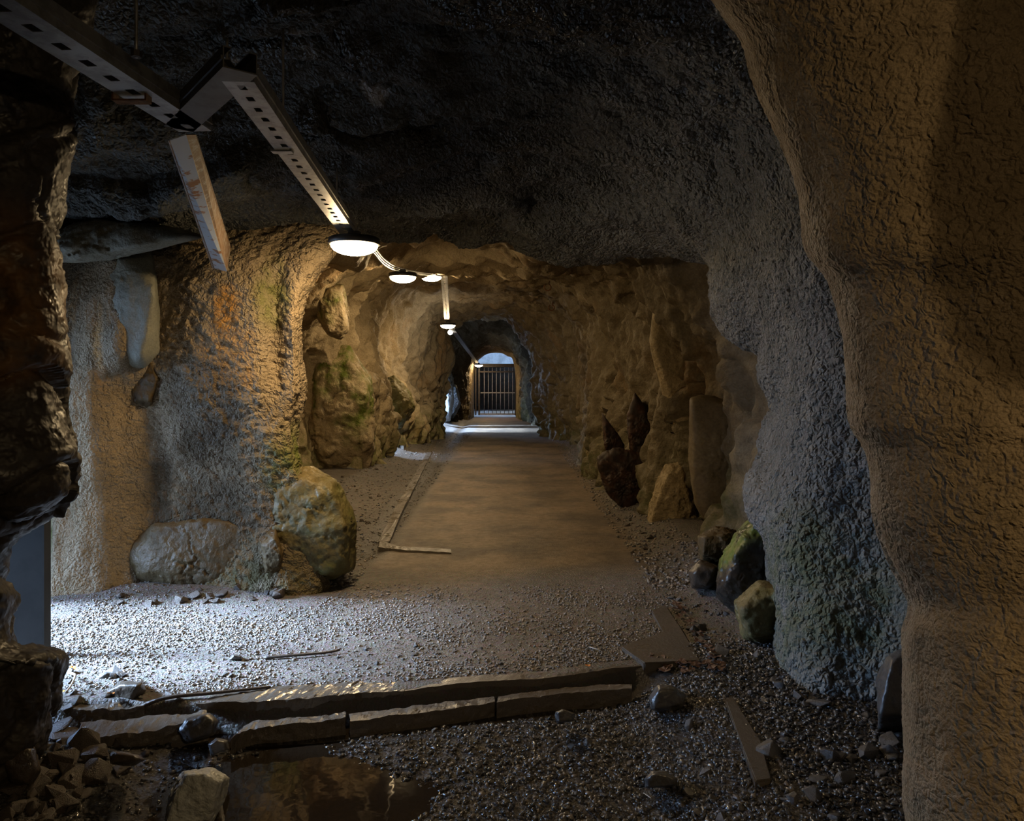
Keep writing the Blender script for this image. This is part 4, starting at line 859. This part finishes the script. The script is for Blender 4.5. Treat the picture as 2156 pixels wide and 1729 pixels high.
# rusty angled channel
rc = empty('rusty_channel', P(470, 568, 5.35)); tag(rc, 'rust streaked steel channel sloping down from the tray corner to the left wall', 'steel channel')
def rusty():
    a1, a2, a3, a4 = P(358, 296, 3.00), P(392, 284, 3.00), P(412, 284, 3.06), P(414, 284, 3.18)
    b1, b2, b3, b4 = P(452, 566, 5.30), P(478, 572, 5.30), P(486, 520, 5.36), P(486, 520, 5.5)
    def plate(name, q, th=0.005, mt=None):
        q = [Vector(p) for p in q]; n = (q[1]-q[0]).cross(q[3]-q[0]).normalized() * th
        bm = bmesh.new(); t = [bm.verts.new(p) for p in q]; l = [bm.verts.new(p + n) for p in q]
        bm.faces.new(t); bm.faces.new(l[::-1])
        for i in range(4): bm.faces.new((t[i], l[i], l[(i+1) % 4], t[(i+1) % 4]))
        from_bm(name, bm, mt or M_RUSTY, rc)
    plate('wide_flange', [a1, a2, b2, b1]); plate('side_web', [a2, a3, b3, b2], mt=M_RUSTB); 
    plate('lip', [a3, a4, b4, b3], mt=M_RUSTB); plate('edge_lip', [a1, P(356, 296, 3.04), P(449, 566, 5.36), b1], mt=M_RUSTB)
rusty(); child_fix(rc)

# ================================================================ LAMPS
def lathe(name, prof, mat, parent=None, seg=28, loc=(0, 0, 0), sx=1.0):
    V = [(r * math.cos(2*math.pi*j/seg) * sx, r * math.sin(2*math.pi*j/seg), z) for r, z in prof for j in range(seg)]
    k = len(prof); Fc = [(i*seg+j, i*seg+(j+1) % seg, (i+1)*seg+(j+1) % seg, (i+1)*seg+j) for i in range(k-1) for j in range(seg)]
    o = mesh_from(name, V, Fc, mat, parent, True); o.location = loc; return o
M_DIFF = emit('lit_diffuser', LAMP_COL, LAMP_POWER)
M_BULB = emit('lit_bulb', (1.0, 0.93, 0.8), 200)
def make_lamp(loc, label, rot=(0, 0, 0)):
    root = empty('ceiling_lamp', loc, rot); tag(root, label, 'lamp', 'round bulkhead lamps along the tunnel')
    root.scale = (0.77,) * 3
    lathe('housing', [(0.001, 0.058), (0.19, 0.058), (0.212, 0.048), (0.215, 0.0), (0.205, -0.004), (0.001, -0.004)], M_BLACK, root)
    lathe('diffuser', [(0.195, -0.006)] + [(0.195 * math.cos(t), -0.006 - 0.085 * math.sin(t)) for t in np.linspace(0.2, 1.5, 6)] + [(0.0005, -0.091)], M_DIFF, root)
    bm = bmesh.new(); bmesh.ops.create_cube(bm, size=1, matrix=Matrix.Translation((0, 0, 0.085)) @ Matrix.Diagonal((0.10, 0.06, 0.055, 1))); bmesh.ops.bevel(bm, geom=bm.edges[:], offset=0.008, segments=2, affect='EDGES'); from_bm('mounting_box', bm, M_BLACK, root)
    return root
make_lamp(P(746, 515, 4.9), 'nearest and largest glowing round lamp at the end of the long tray')
make_lamp(P(848, 583, 8.8), 'second glowing lamp, left one of the side by side pair')
make_lamp(P(908, 583, 11.4), 'third glowing lamp, right one of the side by side pair')
make_lamp(P(943, 685, 15.5), 'fourth glowing lamp at the foot of the far perforated strip')
make_lamp(P(1008, 769, 29.2), 'farthest and smallest glowing lamp beside the gate')
bl = empty('bare_bulb', P(948, 700, 16.6)); tag(bl, 'bright bare white bulb just below the fourth lamp', 'light bulb')
bm = bmesh.new(); bmesh.ops.create_uvsphere(bm, u_segments=16, v_segments=10, radius=0.05); from_bm('glass_globe', bm, M_BULB, bl, True)
bm = bmesh.new(); bmesh.ops.create_cone(bm, segments=16, radius1=0.03, radius2=0.025, depth=0.08, cap_ends=True, matrix=Matrix.Translation((0, 0, 0.09))); from_bm('socket', bm, M_BLACK, bl, True)
# unseen lamp added behind the camera to warm the front rocks
M_DIFF0 = emit('lit_diffuser_rear', LAMP_COL, HIDDEN_LAMP)
L0 = make_lamp((1.05, -0.9, 2.35), 'added warm lamp, unseen behind the viewer, lighting the front rocks')
for ch in L0.children:
    if ch.name.startswith('diffuser'): ch.data.materials[0] = M_DIFF0

# cables and far strips
for k, (dy, dz) in enumerate(((0, 0), (6, -0.01), (11, 0.01))):
    tag(tube('cable', [P(742 + k, 496 + dy * 0.3, 5.0), P(782, 516 + dy, 6.0), P(808, 545 + dy, 7.5), P(835, 562 + dy * 0.6, 8.7), P(880, 573 + dy * 0.4, 10.2), P(925, 577 + dy * 0.3, 11.5)], 0.011, M_CABLE if k else M_GALV, n=40),
        ('topmost shiny', 'middle', 'lowest')[k] + ' cable looping from the first lamp to the pair of lamps', 'cable')
st = empty('perforated_strip', P(936, 590, 11.7)); tag(st, 'far perforated strip hanging down to the fourth lamp', 'perforated strip')
channel('x', P(935, 582, 11.6), P(941, 676, 15.4), 0.09, 0.05, M_GALV, st); child_fix(st)
st = empty('cable_tray', P(990, 745, 24)); tag(st, 'thin dark cable tray leading to the lamp by the gate', 'cable tray')
channel('x', P(952, 694, 16.0), P(1004, 764, 28.8), 0.10, 0.05, M_GATED, st, slots=False); child_fix(st)
# iron hooks in the tunnel roof
for px, py, d, r, lab in ((1195, 538, 7.2, 0.055, 'largest ring shaped iron hook in the roof at the tunnel mouth'), (1153, 605, 11.5, 0.05, 'rusty iron hook in the middle of the tunnel roof'), (1161, 648, 13.2, 0.05, 'rusty open iron hook lowest on the right of the roof')):
    c = np.array(P(px, py, d)); pts = [c + np.array([r * math.cos(a), 0, r * math.sin(a)]) for a in np.linspace(1.2, -4.2, 12)]
    pts = [c + np.array([r * .6, 0.05, r * 2.0])] + pts
    tag(tube('iron_hook', pts, 0.009, M_RUST, n=40), lab, 'hook')

# ================================================================ GATE
gd = 30.3
gate = empty('barred_gate', P(1048, 874, gd)); tag(gate, 'tall barred steel gate at the far end of the tunnel', 'gate')
def gbox(name, x0, x1, y0, y1, d, th, mat, parent):
    a = P(x0, y0, d); b_ = P(x1, y1, d); bm = bmesh.new()
    bmesh.ops.create_cube(bm, size=1, matrix=Matrix.Translation(((a[0]+b_[0])/2, d, (a[2]+b_[2])/2)) @ Matrix.Diagonal((b_[0]-a[0], th, a[2]-b_[2], 1)))
    return from_bm(name, bm, mat, parent)
gbox('top_beam', 1008, 1086, 766, 773, gd, 0.12, M_GATED, gate); gbox('upper_rail', 1008, 1086, 781.5, 784.5, gd, 0.06, M_GATED, gate)
gbox('middle_rail', 1012, 1086, 826, 828.2, gd, 0.05, M_GATE, gate); gbox('bottom_rail', 1010, 1084, 870.5, 873.5, gd, 0.05, M_GATE, gate)
gbox('gate_post', 1000.5, 1003, 775, 874, gd - 0.1, 0.06, M_GATED, gate); gbox('gate_post', 1007, 1010.5, 775, 874, gd, 0.08, M_GATED, gate); gbox('gate_post', 1084, 1086.5, 768, 875, gd, 0.08, M_GATED, gate)
for k in range(9):
    x = 1011.5 + 8.55 * k + 8
    if x < 1084: tube('bar', [P(x, 774, gd), P(x, 871, gd)], 0.013, M_GATE, gate, 8, n=4)
child_fix(gate)
# door leaf at the side opening
dl = empty('door_post', P(60, 1385, 4.14)); tag(dl, 'grey painted steel door post standing at the left side opening', 'door post')
gbox('panel', 8, 96, 60, 1382, 4.14, 0.035, M_PANEL, dl); gbox('edge_strip', 96, 100, 60, 1382, 4.14, 0.06, M_PANEL, dl); child_fix(dl)
